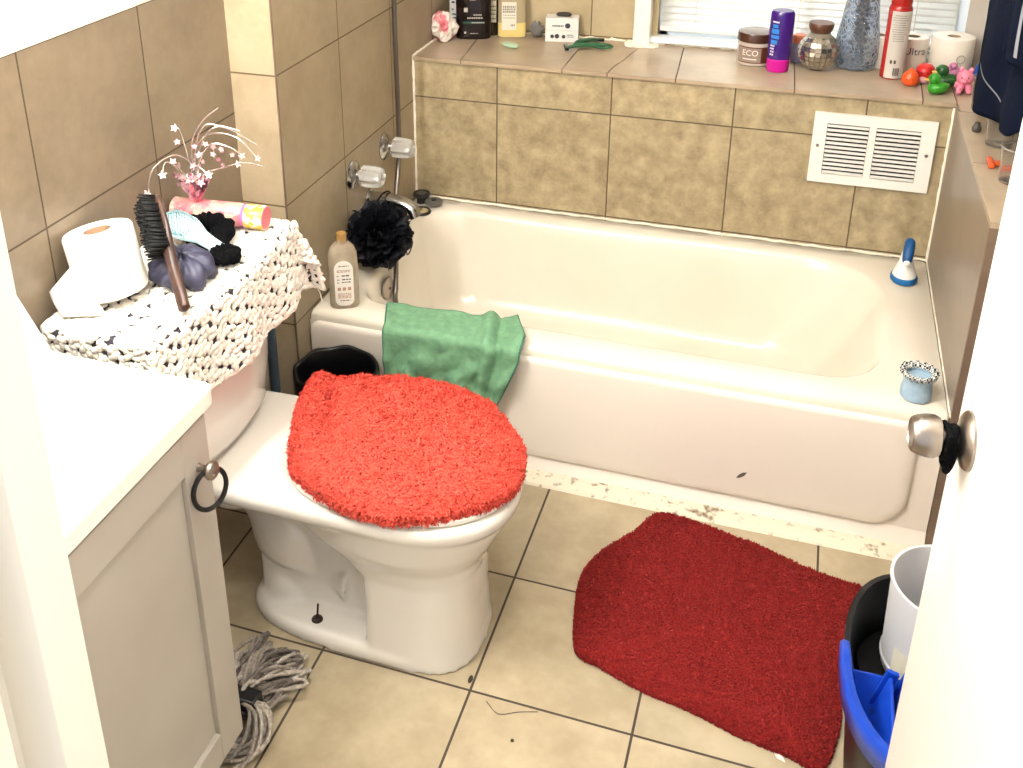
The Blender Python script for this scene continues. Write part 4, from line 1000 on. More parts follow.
jx, jy = 1.452, .062
cj = thing('candle_jar', 'small pale blue jar with gingham ruffle on the near right tub corner', 'jar', (jx, jy, ZT))
MB().lathe([(0, 0), (.029, 0), (.033, .004), (.033, .022), (.030, .036), (.031, .048), (.033, .058), (.031, .060), (.028, .050), (.0, .046)], (jx, jy, ZT+.001), 40, cap=False).build('jar_body', mat('powder_blue', '#8fa9be', .45, c2='#a3bacb', ns=60), cj)
gh = NT('gingham'); tc = gh.n('ShaderNodeTexCoord'); ck = gh.n('ShaderNodeTexChecker'); ck.inputs['Scale'].default_value = 210; gh.l(tc.outputs['Object'], ck.inputs[0]); ck.inputs[1].default_value = lin('#d8d8d4'); ck.inputs[2].default_value = lin('#16181c'); gh.l(ck.outputs[0], gh.b.inputs['Base Color']); gh.b.inputs['Roughness'].default_value = .8
mb = MB(); rs = []
for r_, z in [(.031, .054), (.037, .061), (.0405, .067), (.035, .069), (.027, .066), (.025, .060)]:
    rs.append([(jx+r_*(1+.03*math.sin(j*.8))*math.cos(2*PI*j/64), jy+r_*(1+.03*math.sin(j*.8))*math.sin(2*PI*j/64), ZT+z+.003*math.sin(j*1.57+1)*(r_ > .03)) for j in range(64)])
mb.rings(rs, False, False); mb.build('ruffle', gh.m, cj, auto=0)

# ---------------------------------------------------------------- items on the ledge
def face_ang(x, y): return math.degrees(math.atan2(-2.1158-y, 1.1365-x))
HZ = H+.0005
# crumpled plastic bag
bgx = thing('crumpled_bag', 'crumpled white plastic bag with red print in the left corner of the ledge', 'bag', (.02, .965, H))
mb = MB(); mb.ball((.030, .968, HZ+.045), .042, 1, .9, 1.15, 22, 16, .0)
for i, v in enumerate(mb.v):
    d = v-Vector((.030, .968, HZ+.045)); k = 1+.30*noise.noise(v*34)+.22*noise.noise(v*80); mb.v[i] = Vector((.030, .968, HZ+.045))+d*k
    mb.v[i].z = max(mb.v[i].z, HZ); mb.v[i].x = max(mb.v[i].x, .003)
bgm = NT('bag_film'); bgm.l(bgm.mix(bgm.ramp(bgm.noise(22, 2), .52, .62), lin('#e5dbd2'), lin('#d8707a')), bgm.b.inputs['Base Color']); bgm.b.inputs['Roughness'].default_value = .3
mb.build('bag_film', bgm.m, bgx, smooth=False)
# white carton with navy print behind the bag
ctn = thing('white_carton', 'white carton with navy lettering standing behind the crumpled bag', 'carton', (.045, 1.075, H))
MB().box(.022, .078, 1.060, 1.095, HZ, HZ+.15).build('carton_body', mat('white_card', '#e4e0dc', .5), ctn, smooth=False, bevel=.001)
mb = MB(); q = random.Random(5)
for (x, y, a, b_) in ((.030, .10, .010, .006), (.044, .095, .018, .012), (.030, .078, .006, .004), (.046, .07, .02, .005), (.032, .062, .012, .004), (.05, .062, .015, .004), (.032, .05, .03, .004), (.033, .04, .026, .004)):
    mb.box(x, x+a, 1.0590, 1.0598, HZ+y, HZ+y+b_)
mb.build('carton_print', mat('navy_print', '#22304e', .6), ctn, smooth=False)
# black shampoo
bs_ = thing('black_shampoo_bottle', 'large black shampoo bottle with green stripe at the left of the ledge', 'bottle', (.125, 1.02, H))
bx0, by0 = .114, 1.030; an = 17
mb = MB(); bottle_prof(mb, (bx0, by0, HZ), .056, .027, [(.92, 0), (.99, .003), (1, .010), (1, .17), (.93, .19), (.70, .208), (.40, .215), (.36, .225)], ang=an, e=2.8); mb.build('bottle_body', mat('dark_pet', '#150a09', .18), bs_)
MB().lathe([(0, .222), (.018, .222), (.018, .25), (.0, .25)], (bx0, by0, H), 24).build('cap', M_['black_plastic'], bs_)
def planeM(x, y, ang, d, z=0):
    a = R(ang); rgt = Vector((math.cos(a), math.sin(a), 0)); out = Vector((math.sin(a), -math.cos(a), 0)); q = Matrix((rgt, Vector((0, 0, 1)), out)).transposed().to_4x4(); q.translation = Vector((x, y, H+z))+out*d; return q
PM = planeM(bx0, by0, an, .0278)
mb = MB(); mb.M = PM; mb.box(-.034, .036, .052, .060, 0, .0006); mb.build('green_stripe', mat('bottle_green', '#17402f', .4), bs_, smooth=False)
mb = MB(); mb.M = PM; q = random.Random(9); rows(mb, -.006, .034, (.0545,), .0034, .0012, q, .003, .006); rows(mb, -.020, .030, (.069,), .0042, .0008, q, .004, .008); rows(mb, -.000, .026, (.079,), .0040, .0008, q, .004, .008)
mb.box(-.030, -.018, .090, .104, 0, .0006); mb.box(-.012, .008, .128, .140, 0, .0006); rows(mb, -.010, .016, (.020,), .002, .0008, q)
for i in range(10):
    a = 2*PI*i/10; 
mb.prism([(-.027+.0035*math.cos(2*PI*i/14), .024+.0035*math.sin(2*PI*i/14)) for i in range(14)], 0, .0007)
mb.build('label_print', mat('pale_print', '#a9a49c', .6), bs_, smooth=False)
# dark bottle with cream label behind
db = thing('dark_slim_bottle', 'slim dark bottle with cream label, half hidden right of the black shampoo', 'bottle', (.165, 1.08, H))
mb = MB(); bottle_prof(mb, (.152, 1.088, HZ), .028, .022, [(.95, 0), (1, .004), (1, .16), (.8, .18), (.4, .19), (.38, .21)], ang=10); mb.build('bottle_body', mat('brown_pet', '#2a1c12', .2), db)
mb = MB(); mb.M = planeM(.152, 1.088, 10, .0225); mb.box(-.006, .022, .045, .15, 0, .0006); mb.build('label', mat('cream_label', '#b7ad93', .6), db, smooth=False)
mb = MB(); mb.M = planeM(.152, 1.088, 10, .0235); q = random.Random(10); rows(mb, -.004, .020, (.055, .07, .083, .095, .115), .004, .0004, q, .003, .007); mb.build('label_print', mat('brown_print', '#3b3328', .6), db, smooth=False)
# cream bottle half full
cbx, cby = .228, 1.078
cr = thing('clear_lotion_bottle', 'clear bottle with yellow liquid and white label, right of the dark bottles', 'bottle', (cbx, cby, H))
mb = MB(); bottle_prof(mb, (cbx, cby, HZ), .045, .024, [(.92, 0), (.99, .003), (1, .01), (1, .15), (.93, .17), (.70, .185), (.4, .19), (.36, .20)], ang=15)
mb.build('bottle_body', mat('milky_pet', '#c7b591', .15, trans=.3, ior=1.3), cr)
mb = MB(); bottle_prof(mb, (cbx, cby, HZ+.001), .0454, .0244, [(.90, 0), (.99, .003), (1, .01), (1, .048)], ang=15); mb.build('liquid', mat('yellow_lotion', '#dcc57f', .25), cr)
mb = MB(); mb.M = planeM(cbx, cby, 15, .0252); mb.box(-.032, .014, .028, .118, 0, .0006); mb.build('label', mat('white_label_b', '#d9d2c2', .6), cr, smooth=False)
mb = MB(); mb.M = planeM(cbx, cby, 15, .0256); q = random.Random(11); rows(mb, -.029, .011, (.100, .092, .084), .006, .0006, q, .003, .006); rows(mb, -.004, .010, (.040,), .007, .0006, q, .003, .004); rows(mb, -.028, .011, (.075, .066), .0025, .0006, q, .003, .006)
mb.build('label_print', mat('tan_grey_print', '#857d6f', .6), cr, smooth=False)
# soap sliver
sp2 = thing('soap_bar', 'worn pale green soap bar near the ledge front edge', 'soap', (.255, .955, H))
mb = MB(); mb.M = Matrix.Translation((.258, .957, HZ)) @ Matrix.Rotation(R(-28), 4, 'Z')
mb.rings([oval(0, 0, .026, .013, 0, 36, 2.6), oval(0, 0, .031, .017, .004, 36, 2.6), oval(0, 0, .031, .017, .008, 36, 2.6), oval(0, 0, .026, .012, .012, 36, 2.6)]); mb.build('bar', mat('mint_soap', '#a9c2a4', .4), sp2)
# white box
bxx, bxy, ban = .392, 1.085, 10
wbx = thing('white_soap_box', 'small white printed box with dark oval stone lying on top', 'box', (bxx, bxy, H))
mb = MB(); mb.M = Matrix.Translation((bxx, bxy, 0)) @ Matrix.Rotation(R(ban), 4, 'Z'); mb.box(-.052, .052, -.028, .028, HZ, HZ+.036).box(-.0515, .0515, -.0275, .0275, HZ+.0365, HZ+.076)
mb.build('box_body', mat('white_card_b', '#dedad4', .5), wbx, smooth=False, bevel=.001)
mb = MB(); mb.M = planeM(bxx, bxy, ban, .0285); q = random.Random(13); rows(mb, -.030, .006, (.050,), .0045, .0006, q, .003, .006)
for cx_, cy_, r_ in ((.018, .053, .0085), (-.030, .018, .006), (-.015, .019, .0075), (.006, .018, .006)):
    mb.prism([(cx_+r_*math.cos(2*PI*i/16), cy_+r_*math.sin(2*PI*i/16)) for i in range(16)], 0, .0006)
rows(mb, .016, .038, (.016, .022), .003, .0006, q, .002, .004); mb.build('box_print', mat('charcoal_print', '#3a3a40', .6), wbx, smooth=False)
o = MB(); o.M = Matrix.Translation((bxx+.004, bxy, HZ+.077)) @ Matrix.Rotation(R(ban), 4, 'Z'); o.rings([oval(0, 0, .020, .010, 0, 28, 2), oval(0, 0, .025, .014, .004, 28, 2), oval(0, 0, .021, .011, .010, 28, 2)])
o = o.build('pumice_stone', mat('dark_pumice', '#3d3634', .8, bump=.5, bs=200)); tag(o, 'dark oval pumice stone on top of the small white box', 'pumice stone')
gp = MB(); gp.ball((.308, 1.09, HZ+.026), .020, 1, 1, 1.1, 20, 14)
for i, v in enumerate(gp.v):
    c0 = Vector((.308, 1.09, HZ+.026)); gp.v[i] = c0+(v-c0)*(1+.28*math.sin(v.x*600)*math.sin(v.z*500)+.2*noise.noise(v*60)); gp.v[i].z = max(gp.v[i].z, HZ)
o = gp.build('bath_puff', mat('grey_puff', '#6f6b68', .8), auto=0); tag(o, 'small grey crumpled bath puff left of the white box', 'bath puff')
# razors
def razor(A, B, hd, mt, label, grp):
    A, B = Vector(A), Vector(B); o = thing('razor', label, 'razor', A.lerp(B, .5), grp)
    d = (B-A).normalized(); mid = A.lerp(B, .5)+Vector((0, 0, .010))
    MB().tube(spline([A+Vector((0, 0, .006)), A.lerp(B, .25)+Vector((0, 0, .010)), mid, A.lerp(B, .8)+Vector((0, 0, .008)), B], 14), [.0045, .005, .0055, .006, .0068, .0075, .0078, .0076, .0078, .0082, .0084, .008, .006, .004], 10).build('handle', mt, o)
    mb = MB(); mb.M = frame(A+Vector((0, 0, .006)), Vector((0, 0, 1)), hd); mb.box(-.021, .021, -.006, .006, -.004, .005); mb.build('razor_head', mat('razor_head_black', '#131316', .4), o, bevel=.0015)
    mb = MB(); mb.M = frame(A+Vector((0, 0, .006)), Vector((0, 0, 1)), hd); mb.box(-.017, .017, -.003, .0035, .005, .0058); mb.build('blade', M_['chrome'], o, smooth=False)
gm = mat('green_plastic', '#2a5c3c', .35)
razor((.436, .955, HZ+.006), (.545, 1.010, HZ+.008), (.25, -.7, .8), gm, 'green handled razor with its black head toward the ledge front', 'green razors on the ledge')
razor((.505, 1.095, HZ), (.452, .985, HZ+.012), (1, .1, 0), gm, 'green handled razor with its head turned away behind the other razor', 'green razors on the ledge')
mb = MB(); pts = [(.540+.028*math.cos(a), 1.005+.020*math.sin(a), HZ+.012) for a in [2*PI*i/24 for i in range(24)]]
mb.tube(pts, .004, 8, closed=True); o = mb.build('hair_tie', mat('green_elastic', '#235c36', .5)); tag(o, 'green oval loop lying over the razor handles', 'hair tie')
# coconut jar ECO
ex, ey = .990, 1.000; fa = face_ang(ex, ey)
ec = thing('styling_gel_jar', 'clear tub of brown gel with wide brown lid, left of the purple bottle', 'jar', (ex, ey, H))
MB().lathe([(0, 0), (.046, 0), (.050, .004), (.050, .060), (.048, .070), (.0, .070)], (ex, ey, HZ), 44, cap=False).build('tub_body', mat('cloudy_gel', '#bfb0a4', .15, coat=.5), ec)
mb = MB(); mb.arc((ex, ey, HZ), .050, fa-62, fa+66, .010, .058, 24); mb.build('label', mat('brown_label', '#5f3322', .4), ec)
mb = MB(); mb.arc((ex, ey, HZ), .0505, fa-58, fa+22, .013, .055, 20, .0008); mb.build('label_panel', mat('beige_panel', '#8f7c70', .4), ec)
mb = MB(); text(mb, 'ECO', .024, cylM((ex, ey, HZ), .0515, fa-14, .040), bend=.0515); mb.arc((ex, ey, HZ), .0517, fa-38, fa+8, .021, .024, 10, 0); mb.build('lettering', mat('cream_letters', '#e9e0d4', .5), ec, smooth=False)
MB().lathe([(0, .069), (.051, .069), (.053, .071), (.053, .090), (.051, .095), (.048, .096), (.0, .095)], (ex, ey, HZ), 44, cap=False).build('lid', mat('brown_lid', '#4a2a1f', .2, coat=.4), ec)
# purple bottle on pink cap
pu = (1.060, .942); fa = face_ang(*pu)
pb = thing('purple_conditioner_bottle', 'purple bottle standing upside down on its magenta cap', 'bottle', (pu[0], pu[1], H))
MB().lathe([(0, 0), (.030, 0), (.0315, .003), (.0315, .034), (.030, .036), (0, .036)], (pu[0], pu[1], HZ), 40, cap=False).build('cap', mat('magenta_cap', '#c2128f', .25), pb)
MB().lathe([(0, .035), (.031, .035), (.0325, .045), (.0335, .09), (.0335, .155), (.0325, .168), (.029, .174), (0, .1745)], (pu[0], pu[1], HZ), 40, cap=False, sy=.85).build('bottle_body', mat('deep_purple', '#3a1374', .22, coat=.3), pb)
mb = MB()
for zz, dz, a0, a1 in ((.082, .012, -48, -14), (.098, .010, -50, -8), (.112, .014, -50, -10), (.129, .010, -44, -16)): mb.arc((pu[0], pu[1], HZ), .0337, fa+a0, fa+a1, zz, zz+dz, 8, .0)
mb.build('blue_marks', mat('sky_print', '#2f7fd0', .4), pb, smooth=False)
mb = MB()
scribble(mb, (pu[0], pu[1], HZ), .0335, fa-48, fa-22, .046, .080, 4, .6, .0008, 3); mb.arc((pu[0], pu[1], HZ), .0337, fa-46, fa-12, .1435, .148, 8, .0005)
mb.build('white_marks', mat('white_print', '#d9cfe6', .4), pb, smooth=False)
# small bottle with orange lid
ob = thing('orange_lid_bottle', 'small pale bottle with orange lid behind the purple bottle', 'bottle', (1.112, 1.045, H))
MB().lathe([(0, 0), (.020, 0), (.022, .004), (.022, .052), (.018, .060), (0, .060)], (1.112, 1.045, HZ), 30, cap=False).build('bottle_body', mat('lilac_clear', '#9c98b4', .2, trans=.4), ob)
MB().lathe([(0, .059), (.021, .059), (.021, .078), (.018, .082), (0, .082)], (1.112, 1.045, HZ), 30, cap=False).build('lid', mat('orange_lid', '#c2694c', .35), ob)
# mirror-ball jar
dx_, dy_ = 1.166, .982
dj = thing('mirror_mosaic_jar', 'round silver mosaic mirror jar with flat brown lid beside the glass vase', 'jar', (dx_, dy_, H))
mk = NT('mirror_facets'); mk.b.inputs['Base Color'].default_value = lin('#c6c0b6'); mk.b.inputs['Metallic'].default_value = .9; mk.b.inputs['Roughness'].default_value = .12
mb = MB(); R0 = .0565; cz = HZ+.0545; NA, NB = 22, 13
for j in range(1, NB):
    b0, b1 = -PI/2+PI*j/NB+.012, -PI/2+PI*(j+1)/NB-.012
    if b1 > 1.15: break
    for i in range(NA):
        a0, a1 = 2*PI*i/NA+.02, 2*PI*(i+1)/NA-.02; t1, t2 = rnd.uniform(-.0012, .0012), rnd.uniform(-.0012, .0012)
        pp = [(a0, b0, t1), (a1, b0, -t2), (a1, b1, -t1), (a0, b1, t2)]
        mb.add([(dx_+(R0+t)*math.cos(b)*math.cos(a), dy_+(R0+t)*math.cos(b)*math.sin(a), cz+(R0+t)*math.sin(b)*.97) for a, b, t in pp], [(0, 1, 2, 3)])
mb.build('mirror_mosaic', mk.m, dj, smooth=False, solid=.0008)
mb = MB(); mb.lathe([(0, -.054), (.018, -.054), (.038, -.039), (.0540, 0), (.047, .030), (.032, .046), (.027, .053), (.028, .058), (0, .058)], (dx_, dy_, cz), 40, cap=False); mb.build('glass_body', mat('smoky_glass', '#8d8578', .1, .3), dj)
MB().lathe([(0, .056), (.028, .056), (.031, .062), (.034, .069), (.035, .079), (.033, .083), (0, .083)], (dx_, dy_, cz), 36, cap=False).build('lid', mat('walnut_lid', '#5b3a2a', .3), dj)
# glass vase with dark twigs
vx, vy = 1.270, 1.045
vs_ = thing('crackle_glass_vase', 'tall clear crackled glass vase holding dark twigs on the ledge', 'vase', (vx, vy, H))
cg = NT('crackle_glass'); cg.b.inputs['Base Color'].default_value = (.93, .96, 1, 1); cg.b.inputs['Roughness'].default_value = .04; cg.b.inputs['Transmission Weight'].default_value = .9; cg.b.inputs['IOR'].default_value = 1.2
bn = cg.n('ShaderNodeBump'); bn.inputs['Strength'].default_value = 1; bn.inputs['Distance'].default_value = .006; vo = cg.n('ShaderNodeTexVoronoi'); vo.feature = 'DISTANCE_TO_EDGE'; vo.inputs['Scale'].default_value = 75
ge = cg.n('ShaderNodeNewGeometry'); cg.l(ge.outputs['Position'], vo.inputs['Vector']); cg.l(vo.outputs[0], bn.inputs['Height']); cg.l(cg.mix(cg.ramp(vo.outputs[0], .02, .22), lin('#ffffff'), lin('#b9cdea')), cg.b.inputs['Base Color']); cg.l(bn.outputs[0], cg.b.inputs['Normal'])
MB().lathe([(0, 0), (.052, 0), (.060, .006), (.062, .03), (.060, .08), (.052, .13), (.045, .19), (.043, .24), (.047, .27), (.044, .27), (.040, .24), (.042, .19), (.049, .13), (.056, .08), (.057, .03), (.050, .008), (0, .008)], (vx, vy, HZ), 48, cap=False).build('glass_wall', cg.m, vs_)
o = thing('dried_twigs', 'bundle of dark dried twigs standing inside the crackled glass vase', 'twigs', (vx, vy, H+.01))
mb = MB(); q = random.Random(21)
for i in range(20):
    a = q.uniform(0, 6.28); r1 = q.uniform(.0, .028)
    mb.tube(spline([(vx+q.uniform(-.02, .02), vy+q.uniform(-.02, .02), HZ+.012+q.uniform(.0, .09)), (vx+r1*.6*math.cos(a), vy+r1*.6*math.sin(a), HZ+.15), (vx+r1*math.cos(a)*1.2, vy+r1*math.sin(a)*1.2, HZ+q.uniform(.2, .3))], 8), [.0022]*8, 5)
    for k in range(3): mb.ball((vx+r1*math.cos(a)+q.uniform(-.006, .006), vy+r1*math.sin(a)+q.uniform(-.006, .006), HZ+q.uniform(.07, .24)), .0055, 1, 1, 1.6, 8, 6)
mb.build('twig_bundle', mat('dark_twig', '#14100e', .6), o, auto=0)
# red aerosol can
rx_, ry_ = 1.366, .965; fa = face_ang(rx_, ry_)
rd = thing('shaving_foam_can', 'tall red and white aerosol can standing right of the glass vase', 'spray can', (rx_, ry_, H))
redm = mat('can_red', '#a5201c', .25, coat=.3)
MB().lathe([(0, 0), (.028, 0), (.0305, .003), (.0305, .195), (.028, .203), (.026, .206), (0, .206)], (rx_, ry_, HZ), 44, cap=False).build('can_body', redm, rd)
MB().lathe([(0, .204), (.0265, .204), (.0275, .212), (.0265, .250), (.022, .257), (0, .258)], (rx_, ry_, HZ), 36, cap=False).build('cap', redm, rd)
mb = MB(); mb.arc((rx_, ry_, HZ), .0305, fa-38, fa+95, .004, .192, 24); mb.build('label', mat('silver_label', '#c9c1b8', .35), rd)
mb = MB(); scribble(mb, (rx_, ry_, HZ), .0305, fa-28, fa+50, .105, .182, 12, .45, .0012, 5); mb.build('fine_print', mat('grey_fine_print', '#8b837c', .5), rd, smooth=False)
mb = MB()
for a in (-14, 4): mb.arc((rx_, ry_, HZ), .0305, fa+a, fa+a+10, .046, .056, 4, .0013)
for i in range(8): mb.arc((rx_, ry_, HZ), .0305, fa+6+i*4, fa+6+i*4+(2 if i % 3 else 3), .012, .034, 3, .0013)
mb.build('barcode', mat('dark_print', '#3b302e', .5), rd, smooth=False)
# toilet paper pack
pkm = mat('wrapped_paper', '#dcd4c6', .55, bump=.2, bs=40); film = mat('clear_film', '#ffffff', .12, trans=.9, ior=1.1)
for i, (x, y, lab) in enumerate(((1.330, 1.077, 'white toilet paper roll on the ledge behind the glass vase and the red can'), (1.418, 1.068, 'wrapped white toilet paper roll with dark writing, directly right of the red can'), (1.522, 1.062, 'large wrapped white toilet paper roll at the right end of the ledge'))):
    o = thing('toilet_paper_roll', lab, 'toilet paper', (x, y, H), 'toilet paper rolls on the ledge'); r_ = (.040, .043, .057)[i]; hh = (.09, .095, .105)[i]
    mb = MB().lathe([(.018, 0), (r_-.002, 0), (r_, .003), (r_, hh-.003), (r_-.002, hh), (.018, hh), (.018, 0)], (x, y, HZ), 40, cap=False); mb.build('paper', pkm, o, auto=50)
    mb = MB().lathe([(.0175, .001), (.0175, hh-.001), (.0165, hh-.001), (.0165, .001), (.0175, .001)], (x, y, HZ), 24, cap=False); mb.build('core', mat('core_card', '#a58e72', .9), o)
    if i:
        mb = MB(); fa = face_ang(x, y)
        if i == 1: text(mb, 'Ultra', .030, cylM((x, y, HZ), r_+.0005, fa+14, .060), bend=r_+.0005)
        else:
            mb.M = Matrix.Identity(4)
            for rr in (.0115,):
                n_ = 24; c_ = cylM((x, y, HZ), r_+.0012, fa+28, .052); mb.tube([c_ @ Vector((rr*math.cos(2*PI*k/n_), rr*math.sin(2*PI*k/n_), -(rr*math.cos(2*PI*k/n_))**2/(2*r_))) for k in range(n_)], .0006, 5, closed=True)
        mb.build('wrapper_print', mat('wrapper_ink', '#4a4742', .5), o, smooth=False)
# bath toys
def eyes(o, c, d, sep, r, mt=None):
    mb = MB(); d = Vector(d).normalized(); s_ = Vector((0, 0, 1)).cross(d).normalized()
    for k in (-1, 1): mb.ball(Vector(c)+s_*sep*k, r, 1, 1, 1, 8, 6)
    mb.build('eyes', mt or M_['black_rubber'], o)
rub = lambda n, c: mat(n, c, .35, coat=.2)
tx, ty = 1.412, .898
o = thing('orange_bath_toy', 'orange drop shaped rubber bath toy in front of the red can', 'bath toy', (tx, ty, H), 'rubber bath toys on the ledge')
MB().lathe([(0, 0), (.013, 0), (.021, .007), (.0235, .018), (.020, .030), (.012, .040), (.005, .047), (0, .050)], (tx, ty, HZ), 30, cap=False, sy=.95).build('body', rub('orange_rubber', '#d9531e'), o); eyes(o, (tx-.004, ty-.0225, HZ+.022), (0, -1, 0), .008, .0016)
tx, ty = 1.452, .948
o = thing('red_bath_toy', 'round red rubber bath toy with pink side behind the orange one', 'bath toy', (tx, ty, H), 'rubber bath toys on the ledge')
MB().ball((tx, ty, HZ+.026), .0265, 1, 1, .98, 26, 16).build('body', rub('red_rubber', '#b81c18'), o)
mb = MB(); mb.ball((tx-.024, ty-.012, HZ+.018), .014, 1, .8, 1.1, 16, 10); mb.build('side_fin', rub('maroon_rubber', '#8f2436'), o)
mb = MB(); mb.ball((tx-.006, ty-.026, HZ+.010), .0105, 1.2, .8, .9, 14, 10); mb.build('pink_muzzle', rub('pale_pink_rubber', '#d79aa0'), o)
eyes(o, (tx-.004, ty-.0255, HZ+.030), (0, -1, 0), .007, .0018)
def duck(tx, ty, ang, k, mbody, mbeak, label, name):
    o = thing(name, label, 'bath toy', (tx, ty, H), 'rubber bath toys on the ledge'); Mx = Matrix.Translation((tx, ty, HZ)) @ Matrix.Rotation(R(ang), 4, 'Z') @ Matrix.Scale(k, 4)
    mb = MB(); mb.M = Mx; rs = []
    for x, r_, z in [(-.030, .003, .024), (-.027, .010, .020), (-.018, .018, .016), (0, .022, .016), (.014, .019, .015), (.022, .010, .014), (.025, .002, .014)]:
        rs.append([(x, r_*math.cos(2*PI*j/20), max(0, z+r_*.80*math.sin(2*PI*j/20))) for j in range(20)])
    mb.rings(rs); mb.ball((.010, 0, .040), .0155, 1, 1, 1, 18, 12)
    mb.ball((-.004, .019, .018), .010, 1.3, .5, .8, 12, 8); mb.ball((-.004, -.019, .018), .010, 1.3, .5, .8, 12, 8)
    mb.build('body', mbody, o)
    mb = MB(); mb.M = Mx; mb.ball((.027, 0, .037), .007, 1.1, 1, .45, 12, 8); mb.build('beak', mbeak, o)
    mb = MB(); mb.M = Mx; mb.ball((.021, .008, .045), .0022, 1, 1, 1, 8, 6); mb.ball((.021, -.008, .045), .0022, 1, 1, 1, 8, 6); mb.build('eyes', M_['black_rubber'], o)
    return o
grn = rub('green_rubber', '#2f8a1e')
duck(1.476, .842, 190, 1.0, grn, rub('yellow_beak', '#d9b13a'), 'bright green rubber duck at the ledge front, nearest of the bath toys', 'green_rubber_duck')
duck(1.500, .912, 200, 1.12, rub('forest_rubber', '#1d5622'), rub('yellow_face', '#c9a548'), 'darker green rubber duck with yellow beak behind the bright green duck', 'dark_green_rubber_duck')
tx, ty = 1.545, .880; pnk = rub('pink_rubber', '#df7f97')
o = thing('pink_bath_toy', 'pink rubber animal with round head and legs at the ledge corner beside the ducks', 'bath toy', (tx, ty, H), 'rubber bath toys on the ledge')
mb = MB(); mb.ball((tx, ty, HZ+.038), .022, 1, 1, 1, 20, 14); mb.ball((tx-.005, ty+.004, HZ+.016), .017, 1.1, 1, .95, 18, 12)
mb.tube(spline([(tx-.006, ty-.008, HZ+.018), (tx-.014, ty-.028, HZ+.010), (tx-.016, ty-.040, HZ+.007)], 8), [.009, .009, .008, .008, .0075, .007, .007, .006], 12)
mb.tube(spline([(tx+.010, ty-.006, HZ+.018), (tx+.010, ty-.024, HZ+.010), (tx+.010, ty-.034, HZ+.007)], 8), [.009, .009, .008, .008, .0075, .007, .007, .006], 12)
mb.ball((tx-.012, ty, HZ+.060), .007, 1, .7, 1.1, 12, 8); mb.ball((tx+.012, ty, HZ+.060), .007, 1, .7, 1.1, 12, 8); mb.ball((tx-.003, ty-.021, HZ+.034), .008, 1.1, .8, .8, 12, 8)
mb.build('body', pnk, o, auto=0); eyes(o, (tx-.003, ty-.0205, HZ+.043), (0, -1, 0), .008, .0018)
tx, ty = 1.528, .972
o = thing('mauve_bath_toy', 'mauve rubber bath toy behind the pink animal, below the toilet paper', 'bath toy', (tx, ty, H), 'rubber bath toys on the ledge')
mb = MB(); mb.ball((tx, ty, HZ+.020), .021, 1.15, 1, .95, 20, 14); mb.ball((tx-.006, ty-.004, HZ+.042), .012, 1, 1, 1, 14, 10); mb.build('body', rub('mauve_rubber', '#b9739a'), o, auto=0)
mb = MB(); mb.ball((tx-.018, ty-.005, HZ+.041), .005, 1.2, 1, .5, 10, 8); mb.build('beak', pnk, o)
eyes(o, (tx-.008, ty-.0155, HZ+.045), (0, -1, 0), .005, .0015)
# blue brush standing in the corner
o = thing('blue_dish_brush', 'blue handled brush standing in the right window corner of the ledge', 'brush', (1.610, 1.05, H))
MB().tube([(1.605, 1.05, HZ+.03), (1.606, 1.065, HZ+.15)], .0055, 10).build('handle', mat('grey_blue_handle', '#6f86a8', .4), o)
MB().lathe([(0, 0), (.018, 0), (.020, .012), (.012, .032), (.006, .040), (0, .040)], (1.605, 1.05, HZ), 22, cap=False).build('brush_head', mat('blue_head', '#2b55a5', .4), o)

# ---------------------------------------------------------------- right shelf: clear cups
def cup(x, y, r_, h_, label, tint='#f3efe8'):
    o = thing('clear_cup', label, 'cup', (x, y, H), 'clear containers on the right shelf')
    MB().lathe([(0, 0), (r_*.82, 0), (r_*.86, .003), (r_, h_), (r_*.95, h_), (r_*.80, .006), (0, .005)], (x, y, HZ), 32, cap=False).build('cup_wall', mat('clear_cup_'+str(int(y*100)), tint, .05, trans=.95, ior=1.35), o)
    MB().lathe([(r_*.96, h_-.004), (r_*1.05, h_-.003), (r_*1.05, h_), (r_*.96, h_), (r_*.96, h_-.004)], (x, y, HZ), 32, cap=False).build('rim', mat('cup_rim_'+str(int(y*100)), '#d8d2ca', .2, trans=.5), o)
cup(1.582, .735, .036, .085, 'clear jar on the right shelf just below the pink bath toy', '#eadfd8')
cup(1.584, .470, .033, .075, 'clear cup on the right shelf below the navy towel fold, behind the orange plastic piece')
cup(1.586, .235, .034, .080, 'clear cup on the right shelf nearest the door')
o = thing('orange_comb', 'orange plastic item lying on the right shelf between the clear cups', 'comb', (1.575, .335, H))
mb = MB(); mb.box(1.545, 1.625, .318, .336, HZ, HZ+.010); mb.box(1.545, 1.558, .300, .350, HZ, HZ+.012); mb.build('comb_body', mat('orange_plastic', '#c8501c', .35), o, bevel=.003)
o = MB().lathe([(0, 0), (.010, 0), (.011, .012), (.007, .016), (.007, .024), (0, .025)], (1.545, .55, HZ), 18).build('bottle_stopper', mat('dark_stopper', '#4c463f', .5), bevel=.004); tag(o, 'small dark stopper on the right shelf edge beside a clear cup', 'stopper')

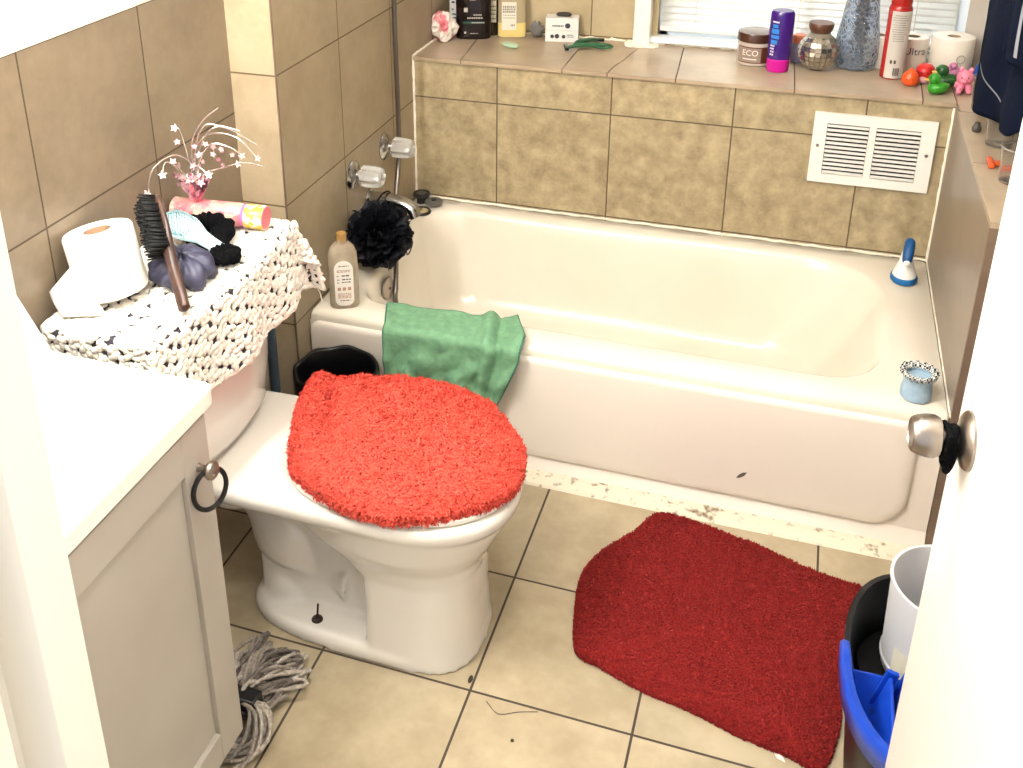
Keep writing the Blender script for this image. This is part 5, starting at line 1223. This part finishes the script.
# ---------------------------------------------------------------- navy towel on a bar
tb = thing('towel_bar', 'chrome towel bar on the right wall above the shelf', 'towel bar', (1.66, .30, 1.47))
MB().tube([(1.562, -.16, 1.47), (1.562, .76, 1.47)], .008, 14).build('rod', M_['chrome'], tb)
for y in (-.15, .75): MB().tube([(1.66, y, 1.47), (1.562, y, 1.47)], .010, 14).build('bracket', M_['chrome'], tb)
nt = thing('navy_towel', 'dark navy towel folded over the bar above the right shelf, hanging to a point', 'towel', (1.55, .3, 1.48))
nv = mat('navy_terry', '#0a1122', .95, spec=.06, c2='#0d162b', ns=90, bump=.6, bs=420)
def nsurf(u, v):
    y = .66-.76*u; zb = .835+.135*min(1, u/.78)+ .10*max(0, u-.78)/.22; z = 1.482+(zb-1.482)*v
    y -= .03*(1-v)*(1-u); 
    x = 1.552-.016*math.sin(v*2.4)+.010*math.sin(u*13+v*1.5)*(.3+v)+.006*noise.noise(Vector((u*6, v*6, 1)))
    return Vector((x, y+.05*v*(1-u), z))
mb = MB(); mb.grid(60, 60, nsurf); mb.build('front_layer', nv, nt, solid=.007, auto=0)
def nsurf2(u, v):
    y = .30-.44*u; zb = 1.085+.06*u; z = 1.484+(zb-1.484)*v
    return Vector((1.529-.012*math.sin(v*2.4)+.008*math.sin(u*9+v)*(.3+v), y-.03+.02*v, z))
mb = MB(); mb.grid(36, 36, nsurf2); mb.build('outer_fold', nv, nt, solid=.007, auto=0)
mb = MB(); mb.grid(40, 3, lambda u, v: nsurf(.17+.34*u, .80+.105*u+.007*v)-Vector((.0052, 0, 0))); mb.build('border_stripe', mat('silver_stripe', '#8d909a', .6), nt)
mb = MB(); mb.grid(20, 3, lambda u, v: nsurf2(.52+.04*v, .45+.5*u)-Vector((.0052, 0, 0))); mb.build('border_stripe', mat('silver_stripe_b', '#8d909a', .6), nt)

# ---------------------------------------------------------------- small marks on the floor
o = MB().prism([(1.222, -.640), (1.243, -.650), (1.250, -.664), (1.236, -.660)], .0004, .0012).build('paper_scrap', mat('scrap_paper', '#efe9dc', .8), smooth=False); tag(o, 'tiny torn white paper scrap on the floor at the rug edge', 'paper')
o = MB().lathe([(0, 0), (.0035, 0), (.003, .002), (0, .0025)], (.771, -.775, .0), 12).build('dirt_crumb', mat('dark_crumb', '#3a342c', .9)); tag(o, 'tiny dark crumb alone on a floor tile left of the rug', 'crumb')
o = MB().lathe([(0, 0), (.0045, 0), (.004, .002), (0, .003)], (.655, -.668, .0), 12, sy=2.2).build('dirt_crumb', mat('dark_crumb_b', '#30281f', .9)); tag(o, 'dark grime spot beside the front of the toilet foot', 'crumb')
o = MB().tube(spline([(.700, -.708, .0008), (.730, -.728, .0008), (.765, -.712, .0008), (.80, -.700, .0008)], 16), .0007, 5).build('hair_strand', mat('dark_hair', '#2c2621', .7)); tag(o, 'fine dark hair curling on the floor tile left of the rug', 'hair')
finish()
